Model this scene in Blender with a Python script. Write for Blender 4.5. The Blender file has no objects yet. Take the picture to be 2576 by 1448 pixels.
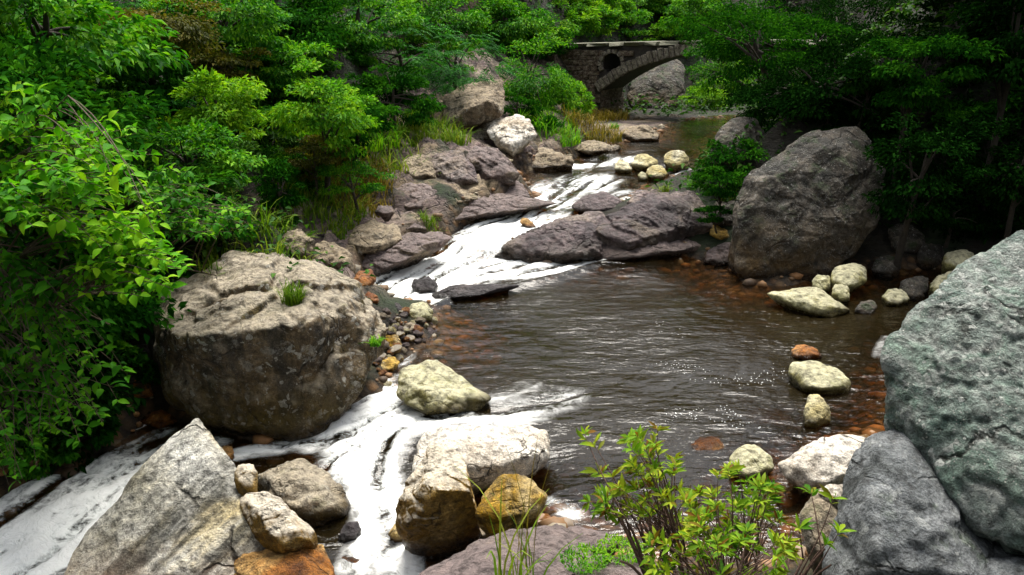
import bpy, bmesh, math, random
import numpy as np
from mathutils import Vector, Matrix

random.seed(7)
RNG = np.random.default_rng(7)
SC = bpy.context.scene
COL = SC.collection

# ------------------------------------------------------------------ camera, light, exposure
CAM_Z, PITCH, HFOV = 4.0, math.radians(18.0), math.radians(65.0)
cam_data = bpy.data.cameras.new('camera')
cam = bpy.data.objects.new('camera', cam_data)
COL.objects.link(cam)
cam.location = (0, 0, CAM_Z)
cam.rotation_euler = (math.pi / 2 - PITCH, 0, 0)
cam_data.sensor_width = 36.0
cam_data.lens = 18.0 / math.tan(HFOV / 2)
cam_data.clip_start = 0.05
cam_data.clip_end = 600.0
SC.camera = cam

SUN_EL, SUN_AZ = math.radians(66), math.radians(14)      # azimuth from +Y, negative = towards -X
world = bpy.data.worlds.new('World')
SC.world = world
world.use_nodes = True
wn = world.node_tree
wn.nodes.clear()
sky = wn.nodes.new('ShaderNodeTexSky')
sky.sky_type = 'NISHITA'
sky.sun_disc = False
sky.sun_elevation = SUN_EL
sky.sun_rotation = SUN_AZ
sky.air_density = 1.0
sky.dust_density = 3.0
hs = wn.nodes.new('ShaderNodeHueSaturation')
hs.inputs['Saturation'].default_value = 0.25
bg = wn.nodes.new('ShaderNodeBackground')
bg.inputs['Strength'].default_value = 0.055
wo = wn.nodes.new('ShaderNodeOutputWorld')
wn.links.new(sky.outputs[0], hs.inputs['Color'])
wn.links.new(hs.outputs[0], bg.inputs['Color'])
wn.links.new(bg.outputs[0], wo.inputs['Surface'])

sun_data = bpy.data.lights.new('sun', 'SUN')
sun_data.energy = 1.5
sun_data.angle = math.radians(36)
sun_data.color = (1.0, 0.95, 0.86)
sun = bpy.data.objects.new('sun', sun_data)
COL.objects.link(sun)
sdir = Vector((math.sin(SUN_AZ) * math.cos(SUN_EL), math.cos(SUN_AZ) * math.cos(SUN_EL), math.sin(SUN_EL)))
sun.rotation_euler = sdir.to_track_quat('Z', 'Y').to_euler()

SC.view_settings.view_transform = 'Standard'
SC.view_settings.look = 'None'
SC.view_settings.gamma = 1.0
SC.view_settings.exposure = 2.3
SC.view_settings.use_curve_mapping = False
SC.render.engine = 'CYCLES'
SC.cycles.max_bounces = 7
SC.cycles.diffuse_bounces = 3
SC.cycles.glossy_bounces = 3
SC.cycles.transmission_bounces = 4
SC.cycles.transparent_max_bounces = 8
SC.cycles.use_denoising = True
SC.cycles.use_adaptive_sampling = True
SC.cycles.adaptive_threshold = 0.02

# ------------------------------------------------------------------ numbers: picture points to places
TH = math.tan(HFOV / 2)
TV = TH * 1448 / 2576
SP, CP = math.sin(PITCH), math.cos(PITCH)

def dirs(px, py):
    px = np.asarray(px, float); py = np.asarray(py, float)
    u = (px - 1288) / 1288 * TH
    v = (724 - py) / 724 * TV
    return np.stack([u, CP + v * SP, -SP + v * CP], -1)

def at_depth(px, py, d):
    return np.array([0, 0, CAM_Z]) + dirs(px, py) * np.asarray(d, float)[..., None]

def at_z(px, py, z):
    D = dirs(px, py)
    t = (np.asarray(z, float) - CAM_Z) / D[..., 2]
    return np.array([0, 0, CAM_Z]) + D * t[..., None]

def m_per_px(depth):
    return depth * TH / 1288

# ------------------------------------------------------------------ noise in numpy
_perm = np.random.default_rng(3).permutation(256)
_perm = np.concatenate([_perm, _perm, _perm])
_g = np.random.default_rng(4).normal(size=(256, 3))
_g /= np.linalg.norm(_g, axis=1)[:, None]

def perlin(p):
    p = np.asarray(p, float)
    i = np.floor(p).astype(int)
    f = p - i
    w = f * f * f * (f * (f * 6 - 15) + 10)
    i &= 255
    out = 0
    for dx in (0, 1):
        wx = w[..., 0] if dx else 1 - w[..., 0]
        for dy in (0, 1):
            wy = w[..., 1] if dy else 1 - w[..., 1]
            for dz in (0, 1):
                wz_ = w[..., 2] if dz else 1 - w[..., 2]
                h = _perm[_perm[_perm[(i[..., 0] + dx) & 255] + ((i[..., 1] + dy) & 255)] + ((i[..., 2] + dz) & 255)]
                g = _g[h]
                out = out + wx * wy * wz_ * (g[..., 0] * (f[..., 0] - dx) + g[..., 1] * (f[..., 1] - dy) + g[..., 2] * (f[..., 2] - dz))
    return out

def fbm(p, octaves=4, gain=0.5, lac=2.03):
    a, s, o = 1.0, 0.0, np.asarray(p, float)
    for k in range(octaves):
        s = s + a * perlin(o + 17.3 * k)
        o = o * lac
        a *= gain
    return s

def ridged(p, octaves=4, gain=0.5):
    a, s, o = 1.0, 0.0, np.asarray(p, float)
    for k in range(octaves):
        s = s + a * (1 - np.abs(perlin(o + 31.7 * k)) * 2.2)
        o = o * 2.1
        a *= gain
    return s

def sstep(a, b, x):
    t = np.clip((x - a) / (b - a), 0, 1)
    return t * t * (3 - 2 * t)

def xyz(x, y, z=0.0):
    return np.stack([x, y, np.zeros_like(x) + z], -1)

# ------------------------------------------------------------------ water level and terrain as functions
WATER_PTS = [(1900, 290, 1.02), (1760, 300, 1.0), (1680, 330, .98), (1600, 370, .95), (1530, 388, .9), (1500, 408, .72), (1400, 430, .7), (1330, 440, .7),
             (1650, 460, .66), (1560, 500, .6), (1420, 490, .62), (1350, 520, .56), (1250, 560, .42), (1180, 600, .3), (1100, 650, .12), (1000, 710, .04),
             (1250, 680, .03), (1450, 660, .02), (950, 750, .02), (1200, 760, 0), (1500, 720, 0), (1800, 700, 0), (1400, 850, 0), (1700, 850, 0), (2000, 850, 0), (2250, 800, 0),
             (2200, 1000, 0), (1900, 1100, 0), (1600, 1050, 0), (1600, 1250, 0), (1850, 1300, 0), (1350, 1000, -.01), (1200, 1050, -.04), (1050, 960, -.02),
             (980, 1010, -.08), (1000, 1060, -.14), (900, 1090, -.24), (900, 1160, -.38), (950, 1220, -.55), (960, 1280, -.68), (1000, 1360, -.78), (1050, 1448, -.85),
             (850, 1400, -.85), (1250, 1350, -.7), (1420, 1290, -.1), (780, 1125, -.38), (680, 1130, -.46), (560, 1105, -.55), (430, 1080, -.62), (300, 1140, -.7), (200, 1210, -.8), (60, 1300, -.9),
             (-150, 1400, -1.0), (200, 1440, -1.0), (500, 1400, -.95)]
_lv = lambda c: c * .42 if c < 0 else c
_wp = np.array([np.append(at_z(a, b, _lv(c))[:2], _lv(c)) for a, b, c in WATER_PTS])

def wz(x, y):
    x = np.asarray(x, float); y = np.asarray(y, float)
    num = 0; den = 0
    for wx, wy, wv in _wp:
        s = 1.0 + 0.045 * max(0.0, wy - 8)
        d2 = ((x - wx) ** 2 + (y - wy) ** 2) / (s * s) + 0.01
        w = d2 ** -2.0
        num = num + w * wv; den = den + w
    return num / den

RIVER = [(-500, 1480, -1.0), (-300, 1330, -.95), (0, 1245, -.9), (180, 1175, -.78), (300, 1110, -.68), (380, 1050, -.62), (500, 1070, -.58), (640, 1110, -.5),
         (800, 1080, -.35), (900, 1010, -.1), (960, 985, -.06), (1010, 905, -.02), (1085, 850, 0), (1105, 800, 0), (1080, 765, 0), (1000, 768, .02), (935, 765, .03),
         (905, 715, .05), (960, 660, .1), (1090, 605, .3), (1170, 562, .42), (1250, 535, .5), (1345, 492, .62), (1290, 445, .7), (1430, 408, .75), (1450, 380, .92),
         (1555, 358, .96), (1650, 343, .98), (1680, 312, 1.0), (1760, 296, 1.02), (1840, 292, 1.02), (2000, 290, 1.03),
         (2000, 300, 1.02), (1850, 310, 1.02), (1800, 345, .97), (1785, 420, .75), (1700, 440, .7), (1620, 480, .64), (1545, 530, .5), (1420, 565, .4), (1290, 615, .2), (1270, 645, .08), (1330, 662, .04),
         (1500, 657, .02), (1640, 645, 0), (1840, 668, 0), (1870, 715, 0), (1980, 722, 0), (2080, 700, 0), (2200, 690, 0), (2330, 690, 0), (2450, 710, 0), (2520, 800, 0),
         (2400, 900, 0), (2330, 1060, 0), (2180, 1120, 0), (2030, 1230, 0), (2050, 1330, 0), (1960, 1420, 0), (1700, 1420, 0), (1540, 1370, 0), (1440, 1335, -.1), (1330, 1345, -.5),
         (1180, 1400, -.78), (1080, 1500, -.9), (1050, 1640, -.95), (500, 1640, -1.0), (-500, 1640, -1.1)]
_rv = np.array([at_z(a, b, _lv(c))[:2] for a, b, c in RIVER])

ROCKY = [(600, 700), (690, 575), (870, 525), (930, 480), (985, 410), (1000, 365), (1090, 340), (1290, 312), (1480, 322), (1640, 318), (1680, 340), (1450, 400), (1340, 490), (1150, 590), (960, 690), (900, 740)]
_rk = np.array([at_z(a, b, .6)[:2] for a, b in ROCKY])

def river_dist(x, y, _rv=_rv):
    """Signed distance to an outline (the river's unless given): negative inside."""
    x = np.asarray(x, float); y = np.asarray(y, float)
    best = np.full(x.shape, 1e9); inside = np.zeros(x.shape, bool)
    n = len(_rv)
    for i in range(n):
        ax, ay = _rv[i]; bx, by = _rv[(i + 1) % n]
        ex, ey = bx - ax, by - ay
        t = np.clip(((x - ax) * ex + (y - ay) * ey) / (ex * ex + ey * ey + 1e-9), 0, 1)
        best = np.minimum(best, (x - ax - t * ex) ** 2 + (y - ay - t * ey) ** 2)
        c = ((ay > y) != (by > y)) & (x < ex * (y - ay) / (ey + 1e-12) + ax)
        inside ^= c
    d = np.sqrt(best)
    return np.where(inside, -d, d)

_cy = np.array([-10, 6, 8, 10, 13, 16, 20, 25, 30, 34, 60.0])
_cx = np.array([0.5, 0.0, 0.6, 0.5, 0.2, 0.2, 1.5, 4.0, 7.0, 9.0, 12.0])

BRA = math.radians(30)
BRG = at_depth(1508, 232, 28.0)

def terr(x, y):
    x = np.asarray(x, float); y = np.asarray(y, float)
    d = river_dist(x, y)
    w = wz(np.clip(x, -7, 11), np.clip(y, 4, 34))
    left = sstep(0.4, -0.4, x - np.interp(y, _cy, _cx))
    shelf_l = np.interp(y, [0, 8.5, 11, 16, 24, 40], [0.1, 0.1, 1.1, 1.7, 2.4, 1.8])
    shelf_r = np.interp(y, [0, 8, 12, 20, 40], [1.5, 1.8, 1.6, 1.2, 1.0])
    def bank(shelf, rise, slope):
        return rise * np.minimum(d, shelf) + slope * np.maximum(0, d - shelf)
    dd = np.maximum(d, 0)
    g = left * bank(shelf_l, 0.34, 1.3) + (1 - left) * bank(shelf_r, 0.28, 1.0)
    rin = sstep(.35, -.35, river_dist(x, y, _rk))
    g = g * (1 - rin) + rin * .36 * dd
    r = np.hypot(x, y)
    cap = 0.75 + np.maximum(0, r - 4.2) * 1.15
    g = np.minimum(g, cap)
    g = 26 * (1 - np.exp(-g / 26))
    nz = fbm(xyz(x * 0.35, y * 0.35, 2.2), 4) * 0.5 * sstep(0.6, 4, d) + fbm(xyz(x * 1.6, y * 1.6, 5.0), 3) * 0.12 * sstep(-0.1, 0.5, d)
    depth = 0.06 + 0.75 * sstep(0, 1.8, -d)
    rk = rin * sstep(-.1, .3, d)
    q = np.abs(perlin(xyz(x * .9 + .3 * y, y * .55, 3.3)))
    blk = sstep(0, .10, q) * .22 + .20 * perlin(xyz(x * .7 + 4, y * .7, 6.1)) + .13 * (1 - np.abs(perlin(xyz(x * 2.1 - y * .8, y * 1.4, 7.7))) * 2.5) + .07 * (1 - np.abs(perlin(xyz(x * 4.6 - y, y * 3.0, 11.7))) * 2.5) + .05 * fbm(xyz(x * 7, y * 6, 4.4), 3)
    # under and behind the bridge the ground stays low
    bs = (x - BRG[0]) * math.cos(BRA) - (y - BRG[1]) * math.sin(BRA)
    bw = (x - BRG[0]) * math.sin(BRA) + (y - BRG[1]) * math.cos(BRA)
    low = 1.0 + 1.5 * np.maximum(0, np.abs(bs - 2.9) - 3.1) + .7 * np.maximum(0, bw - 8) + .6 * np.maximum(0, -5 - bw)
    land = w + 0.06 * sstep(0, .15, d) + g + nz + rk * blk
    land = np.where(y > 22.5, np.minimum(land, low + .2 * nz), land)
    return np.where(d > 0, land, w - depth * sstep(0, .1, -d) + fbm(xyz(x * 2, y * 2, 9.0), 3) * 0.08)

_T = np.concatenate([np.arange(1.5, 20, 0.04), np.arange(20, 90, 0.15)])

def hit(px, py):
    """Depth at which the view through a picture point first meets land or water."""
    P = at_depth(np.full(_T.shape, px), np.full(_T.shape, py), _T)
    h = np.maximum(terr(P[:, 0], P[:, 1]), wz(np.clip(P[:, 0], -7, 11), np.clip(P[:, 1], 4, 34)) - 0.02)
    k = np.nonzero(P[:, 2] < h)[0]
    return float(_T[k[0]]) if len(k) else 60.0

# ------------------------------------------------------------------ objects and meshes
def tag(o, label=None, cat=None, group=None, kind=None):
    if label: o['label'] = label
    if cat: o['category'] = cat
    if group: o['group'] = group
    if kind: o['kind'] = kind
    return o

def mesh_np(name, V, F, mats=None, attrs=None, smooth=True, fmat=None):
    V = np.ascontiguousarray(V, np.float32); F = np.ascontiguousarray(F, np.int32)
    me = bpy.data.meshes.new(name)
    me.vertices.add(len(V)); me.vertices.foreach_set('co', V.ravel())
    k = F.shape[1]
    me.loops.add(F.size); me.loops.foreach_set('vertex_index', F.ravel())
    me.polygons.add(len(F))
    me.polygons.foreach_set('loop_start', np.arange(0, F.size, k, dtype=np.int32))
    me.polygons.foreach_set('loop_total', np.full(len(F), k, np.int32))
    if smooth: me.polygons.foreach_set('use_smooth', np.ones(len(F), bool))
    for m in (mats or []): me.materials.append(m)
    if fmat is not None: me.polygons.foreach_set('material_index', np.ascontiguousarray(fmat, np.int32))
    me.update(calc_edges=True)
    for an, av in (attrs or {}).items():
        av = np.asarray(av, np.float32)
        if av.ndim == 1:
            me.attributes.new(an, 'FLOAT', 'POINT').data.foreach_set('value', av)
        else:
            me.attributes.new(an, 'FLOAT_VECTOR', 'POINT').data.foreach_set('vector', np.ascontiguousarray(av).ravel())
    return me

def link(name, me, parent=None, loc=None):
    o = bpy.data.objects.new(name, me)
    COL.objects.link(o)
    if parent is not None: o.parent = parent
    if loc is not None: o.location = loc
    return o

def empty(name, loc, rz=0.0):
    o = link(name, None)
    o.location = loc
    o.rotation_euler = (0, 0, rz)
    o.empty_display_size = 0.2
    return o

def tubes(paths, radii, sides=6):
    """Many tapered tubes: paths a list of (n,3) arrays, radii a list of (n,) arrays."""
    Vs, Fs, off = [], [], 0
    for P, R in zip(paths, radii):
        P = np.asarray(P, float); R = np.asarray(R, float)
        n = len(P)
        T = np.gradient(P, axis=0)
        T /= np.linalg.norm(T, axis=1)[:, None] + 1e-9
        ref = np.array([0.31, 0.17, 0.93]) if abs(T[0, 2]) < .9 else np.array([1.0, 0, 0])
        A = np.cross(T, ref); A /= np.linalg.norm(A, axis=1)[:, None] + 1e-9
        B = np.cross(T, A)
        ang = np.arange(sides) / sides * 2 * math.pi
        ring = P[:, None, :] + R[:, None, None] * (np.cos(ang)[None, :, None] * A[:, None, :] + np.sin(ang)[None, :, None] * B[:, None, :])
        Vs.append(ring.reshape(-1, 3))
        i = np.arange(n - 1)[:, None] * sides; j = np.arange(sides)[None, :]; j2 = (j + 1) % sides
        Fs.append(np.stack([i + j, i + j2, i + sides + j2, i + sides + j], -1).reshape(-1, 4) + off)
        off += n * sides
    return np.concatenate(Vs), np.concatenate(Fs)

# ------------------------------------------------------------------ material helpers
class NT:
    def __init__(self, name):
        self.m = bpy.data.materials.new(name)
        self.m.use_nodes = True
        self.t = self.m.node_tree
        self.t.nodes.clear()
        self.out = self.n('OutputMaterial')
    def n(self, kind, **kw):
        nd = self.t.nodes.new('ShaderNode' + kind)
        for k, v in kw.items(): setattr(nd, k, v)
        return nd
    def l(self, a, b):
        self.t.links.new(a, b)
    def put(self, sock, v):
        if hasattr(v, 'is_linked') or hasattr(v, 'links'): self.l(v, sock)
        elif isinstance(v, (tuple, list)) and len(v) == 3 and sock.type == 'RGBA': sock.default_value = (*v, 1)
        else: sock.default_value = v
    def math(self, op, a, b=0.0, c=None, clamp=False):
        nd = self.n('Math', operation=op, use_clamp=clamp)
        self.put(nd.inputs[0], a); self.put(nd.inputs[1], b)
        if c is not None: self.put(nd.inputs[2], c)
        return nd.outputs[0]
    def vmath(self, op, a, b):
        nd = self.n('VectorMath', operation=op)
        self.put(nd.inputs[0], a)
        if op == 'SCALE': self.put(nd.inputs['Scale'], b)
        else: self.put(nd.inputs[1], b)
        return nd.outputs[0]
    def noise(self, vec, scale, detail=4.0, rough=0.55, dist=0.0):
        nd = self.n('TexNoise')
        self.l(vec, nd.inputs['Vector'])
        nd.inputs['Scale'].default_value = scale; nd.inputs['Detail'].default_value = detail
        nd.inputs['Roughness'].default_value = rough; nd.inputs['Distortion'].default_value = dist
        return nd.outputs[0]
    def vor(self, vec, scale, feature='F1', out=0, rand=1.0):
        nd = self.n('TexVoronoi', feature=feature)
        self.l(vec, nd.inputs['Vector'])
        nd.inputs['Scale'].default_value = scale; nd.inputs['Randomness'].default_value = rand
        return nd.outputs[out]
    def ss(self, v, a, b):
        nd = self.n('MapRange', interpolation_type='SMOOTHSTEP')
        self.put(nd.inputs[0], v); nd.inputs[1].default_value = a; nd.inputs[2].default_value = b
        return nd.outputs[0]
    def lin(self, v, a, b, c, d):
        nd = self.n('MapRange')
        self.put(nd.inputs[0], v)
        for k, x in enumerate((a, b, c, d)): nd.inputs[k + 1].default_value = x
        return nd.outputs[0]
    def mix(self, f, a, b, mode='MIX'):
        nd = self.n('Mix', data_type='RGBA', blend_type=mode)
        self.put(nd.inputs[0], f); self.put(nd.inputs[6], a); self.put(nd.inputs[7], b)
        return nd.outputs[2]
    def ramp(self, f, stops):
        nd = self.n('ValToRGB')
        el = nd.color_ramp.elements
        while len(el) < len(stops): el.new(0.5)
        for e, (p, c) in zip(el, stops): e.position = p; e.color = (*c, 1)
        self.put(nd.inputs[0], f)
        return nd.outputs[0]
    def attr(self, name):
        return self.n('Attribute', attribute_name=name).outputs['Fac']

def rock_mat(name, cols, lichen=None, speck=0.0, crack=0.4, crack_scale=1.6, strata=None, moss=None, low=None, streak=0.0, bump=1.0, rough=0.8, grain=1.0, ton=1.2, top=None, stain=None, sat=1.25):
    t = NT(name)
    tc = t.n('TexCoord').outputs['Object']
    rnd = t.n('ObjectInfo').outputs['Random']
    off = t.n('CombineXYZ')
    t.put(off.inputs[0], t.math('MULTIPLY', rnd, 37.0)); t.put(off.inputs[1], t.math('MULTIPLY', rnd, 91.0))
    v = t.vmath('ADD', tc, off.outputs[0])
    big = t.noise(v, ton, 6, .62, .5)
    fine = t.noise(v, 13, 9, .68)
    grit = t.noise(v, 75, 4, .7)
    col = t.ramp(big, [(.36, cols[0]), (.5, cols[1]), (.63, cols[2])])
    height = t.math('MULTIPLY', fine, 1.0)
    if stain:
        sc2, am2, ss2 = stain
        col = t.mix(t.math('MULTIPLY', t.ss(t.noise(v, ss2, 6, .62, .8), .50, .62), am2), col, sc2)
    if strata:
        scale, amount, rot = strata
        mp = t.n('Mapping'); t.l(v, mp.inputs[0]); mp.inputs['Rotation'].default_value = rot
        sc = t.vmath('MULTIPLY', mp.outputs[0], (0.6, 0.6, scale))
        band = t.noise(sc, 1.0, 7, .62, .25)
        col = t.mix(amount, col, t.mix(1.0, col, t.ramp(band, [(.38, (.16, .16, .15)), (.47, (.75, .75, .74)), (.56, (1.0, 1.0, 1.0)), (.64, (1.3, 1.27, 1.2))]), 'MULTIPLY'))
        height = t.math('ADD', height, t.math('MULTIPLY', band, 1.6))
    if streak:
        sv = t.vmath('MULTIPLY', v, (4.5, 4.5, .5))
        s = t.noise(sv, 1.0, 6, .6, .3)
        col = t.mix(t.math('MULTIPLY', t.ss(s, .45, .62), streak), col, (.035, .035, .032))
    col = t.mix(.85, col, t.ramp(fine, [(.36, (.30, .29, .28)), (.5, (1, 1, 1)), (.64, (1.55, 1.52, 1.48))]), 'MULTIPLY')
    col = t.mix(.55 * grain, col, t.ramp(grit, [(.36, (.35, .35, .35)), (.5, (1, 1, 1)), (.64, (1.7, 1.7, 1.7))]), 'MULTIPLY')
    if crack:
        dv = t.vmath('ADD', v, t.vmath('SCALE', t.n('TexNoise').outputs[1], 0.0))
        nd = t.n('TexNoise'); t.l(v, nd.inputs['Vector']); nd.inputs['Scale'].default_value = 3.0; nd.inputs['Detail'].default_value = 5
        dv = t.vmath('ADD', v, t.vmath('SCALE', nd.outputs[1], .5))
        e = t.vor(dv, crack_scale, 'DISTANCE_TO_EDGE')
        ln = t.math('SUBTRACT', 1.0, t.ss(e, 0.0, .035))
        ln = t.math('MULTIPLY', ln, t.ss(t.noise(v, 1.7, 2), .44, .58))
        col = t.mix(t.math('MULTIPLY', ln, crack), col, (.02, .017, .013))
        height = t.math('SUBTRACT', height, t.math('MULTIPLY', ln, 1.1 * crack))
    if lichen:
        lc, amt, lsc = lichen
        nd = t.n('TexNoise'); t.l(v, nd.inputs['Vector']); nd.inputs['Scale'].default_value = 9.0; nd.inputs['Detail'].default_value = 4
        lv = t.vmath('ADD', v, t.vmath('SCALE', nd.outputs[1], .22))
        cell = t.n('TexVoronoi'); t.l(lv, cell.inputs['Vector']); cell.inputs['Scale'].default_value = lsc
        size = t.math('MULTIPLY', t.n('SeparateColor').outputs[0], 0.0)
        sep = t.n('SeparateColor'); t.l(cell.outputs['Color'], sep.inputs[0])
        thr = t.math('MULTIPLY', sep.outputs[0], .55)
        spot = t.math('MULTIPLY', t.math('LESS_THAN', cell.outputs['Distance'], thr), t.math('LESS_THAN', sep.outputs[1], amt))
        gate = t.ss(t.noise(v, 2.3, 4, .6), .40, .58)
        spot = t.math('MULTIPLY', spot, gate)
        patch = t.math('MULTIPLY', t.ss(t.noise(v, 5.5, 8, .7), .56, .62), amt)
        spot = t.math('MAXIMUM', spot, t.math('MULTIPLY', patch, .8))
        col = t.mix(t.math('MULTIPLY', spot, t.lin(grit, .3, .6, .35, 1.0)), col, lc)
        height = t.math('ADD', height, t.math('MULTIPLY', spot, .12))
    if speck:
        sp = t.vor(v, 46, 'F1')
        dots = t.math('MULTIPLY', t.math('SUBTRACT', 1.0, t.ss(sp, .12, .3)), t.ss(t.noise(v, 7, 3), .45, .62))
        col = t.mix(t.math('MULTIPLY', dots, speck), col, (.55, .55, .50))
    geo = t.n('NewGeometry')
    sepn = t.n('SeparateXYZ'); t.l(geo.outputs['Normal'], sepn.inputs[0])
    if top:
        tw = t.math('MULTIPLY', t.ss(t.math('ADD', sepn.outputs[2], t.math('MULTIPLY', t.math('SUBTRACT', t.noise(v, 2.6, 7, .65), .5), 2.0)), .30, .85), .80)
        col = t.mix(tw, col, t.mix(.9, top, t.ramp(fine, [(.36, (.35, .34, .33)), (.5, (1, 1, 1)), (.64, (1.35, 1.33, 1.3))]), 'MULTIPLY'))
    if moss:
        mc, amt = moss
        m = t.math('MULTIPLY', t.ss(sepn.outputs[2], .1, .8), t.ss(t.noise(v, 3.2, 7, .65), .62 - .22 * amt, .74 - .2 * amt))
        col = t.mix(t.math('MULTIPLY', m, min(1, amt * 1.3)), col, mc)
    if low:
        lw = t.math('MULTIPLY', t.attr('low'), t.ss(t.noise(v, 2.6, 6, .6), .28, .62))
        col = t.mix(t.math('MULTIPLY', lw, .9), col, t.mix(.8, low, t.ramp(fine, [(.3, (.4, .4, .4)), (.5, (1, 1, 1)), (.7, (1.5, 1.5, 1.5))]), 'MULTIPLY'))
    wet = t.math('MULTIPLY', t.attr('wet'), t.ss(t.noise(v, 4, 4), .2, .4), clamp=True)
    col = t.mix(t.math('MULTIPLY', wet, .95), col, t.mix(1.0, col, (.26, .22, .17), 'MULTIPLY'))
    hsv = t.n('HueSaturation'); hsv.inputs['Saturation'].default_value = sat; t.l(col, hsv.inputs['Color'])
    b = t.n('BsdfPrincipled')
    t.l(hsv.outputs[0], b.inputs['Base Color'])
    t.put(b.inputs['Roughness'], t.math('SUBTRACT', t.lin(fine, .3, .7, rough - .12, rough + .1), t.math('MULTIPLY', wet, .55), clamp=True))
    b.inputs['Specular IOR Level'].default_value = .35
    nd3 = t.n('TexNoise'); t.l(v, nd3.inputs['Vector']); nd3.inputs['Scale'].default_value = 4.0; nd3.inputs['Detail'].default_value = 4
    cv = t.vmath('ADD', v, t.vmath('SCALE', nd3.outputs[1], .35))
    height = t.math('ADD', height, t.math('ADD', t.math('MULTIPLY', t.vor(cv, 5.5), .75), t.math('MULTIPLY', t.vor(cv, 16), .35)))
    height = t.math('ADD', height, t.math('MULTIPLY', grit, .35))
    bm_ = t.n('Bump'); bm_.inputs['Strength'].default_value = 1.0; bm_.inputs['Distance'].default_value = .06 * bump
    t.l(height, bm_.inputs['Height'])
    t.l(bm_.outputs[0], b.inputs['Normal'])
    t.l(b.outputs[0], t.out.inputs[0])
    return t.m

def leaf_mat(name, dark, mid, light, trans=.35, rough=.42, hue=None, spec=.06):
    t = NT(name)
    isl = t.n('NewGeometry').outputs['Random Per Island']
    ob = t.n('ObjectInfo').outputs['Random']
    r = t.math('FRACT', t.math('ADD', isl, ob))
    pos = t.n('NewGeometry').outputs['Position']
    cl = t.noise(pos, 1.9, 3, .6)
    f = t.math('ADD', t.math('MULTIPLY', r, .55), t.math('MULTIPLY', t.ss(cl, .3, .7), .45))
    col = t.ramp(f, [(.12, dark), (.5, mid), (.88, light)])
    if hue:
        col = t.mix(t.ss(t.math('FRACT', t.math('MULTIPLY', r, 7.31)), .9 - hue * .5, 1.0), col, (.16, .07, .012))
    b = t.n('BsdfPrincipled')
    t.l(col, b.inputs['Base Color'])
    b.inputs['Roughness'].default_value = .55
    b.inputs['Specular IOR Level'].default_value = spec
    tr = t.n('BsdfTranslucent')
    t.l(t.mix(1.0, col, (1.25, 1.35, .5), 'MULTIPLY'), tr.inputs['Color'])
    ms = t.n('MixShader')
    ms.inputs[0].default_value = trans
    t.l(b.outputs[0], ms.inputs[1]); t.l(tr.outputs[0], ms.inputs[2])
    t.l(ms.outputs[0], t.out.inputs[0])
    return t.m

def plain_mat(name, c1, c2, scale=8, rough=.85, bump=.02):
    t = NT(name)
    tc = t.n('TexCoord').outputs['Object']
    nz = t.noise(tc, scale, 7, .65)
    b = t.n('BsdfPrincipled')
    t.l(t.ramp(nz, [(.3, c1), (.7, c2)]), b.inputs['Base Color'])
    b.inputs['Roughness'].default_value = rough
    bp = t.n('Bump'); bp.inputs['Distance'].default_value = bump; t.l(nz, bp.inputs['Height']); t.l(bp.outputs[0], b.inputs['Normal'])
    t.l(b.outputs[0], t.out.inputs[0])
    return t.m

MOSS = (.055, .075, .012)
OCHRE = (.13, .095, .022)
RUST = (.17, .062, .014)
M = {}
M['greygreen'] = rock_mat('lichen crusted grey rock', [(.09, .155, .125), (.25, .29, .265), (.40, .415, .39)], lichen=((.62, .64, .60), .7, 15), speck=1.0, crack=.8, crack_scale=.9, stain=((.10, .20, .145), .6, 2.2), bump=2.2, ton=2.2, sat=1.1)
M['darkgrey'] = rock_mat('dark grey rock', [(.045, .05, .05), (.15, .16, .165), (.25, .26, .265)], lichen=((.36, .37, .36), .4, 10), crack=.5, bump=1.1, moss=((.05, .09, .03), .3), ton=1.4)
M['slab'] = rock_mat('pale slab rock', [(.26, .24, .17), (.50, .48, .42), (.62, .61, .57)], crack=.7, crack_scale=1.1, strata=(4.2, .95, (.5, .95, .4)), low=RUST, bump=1.0, speck=.35, ton=.9, stain=((.36, .27, .09), .6, .8), grain=.7, sat=1.15)
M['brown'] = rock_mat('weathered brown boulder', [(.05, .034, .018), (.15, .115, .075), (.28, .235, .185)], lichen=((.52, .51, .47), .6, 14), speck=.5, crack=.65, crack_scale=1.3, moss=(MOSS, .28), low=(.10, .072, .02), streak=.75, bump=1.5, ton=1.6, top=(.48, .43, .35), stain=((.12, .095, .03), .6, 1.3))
M['white'] = rock_mat('whitish granite', [(.36, .31, .25), (.60, .56, .50), (.72, .69, .64)], crack=.85, crack_scale=2.2, low=OCHRE, bump=.8, speck=.3)
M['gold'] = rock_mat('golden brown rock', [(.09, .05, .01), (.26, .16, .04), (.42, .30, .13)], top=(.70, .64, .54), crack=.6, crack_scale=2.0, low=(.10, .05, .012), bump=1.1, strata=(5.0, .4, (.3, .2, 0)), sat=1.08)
M['golden'] = rock_mat('golden rock', [(.10, .052, .008), (.30, .185, .04), (.48, .34, .13)], crack=.6, crack_scale=2.0, low=(.12, .05, .01), bump=1.2, strata=(4.0, .5, (.3, .2, 0)), stain=((.50, .42, .26), .6, 1.8), sat=1.15)
M['orange'] = rock_mat('rusty broken rock', [(.10, .036, .010), (.28, .12, .035), (.45, .30, .13)], crack=.6, crack_scale=2.5, bump=1.1, low=(.07, .035, .012), sat=1.08)
M['purple'] = rock_mat('purplish river rock', [(.06, .042, .038), (.15, .112, .10), (.25, .205, .175)], top=(.19, .155, .15), stain=((.2, .16, .11), .55, 1.1), sat=1.12, crack=.6, crack_scale=1.2, strata=(4.5, .5, (.25, .3, .2)), low=(.06, .045, .04), bump=1.0, speck=.15, ton=.9)
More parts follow.
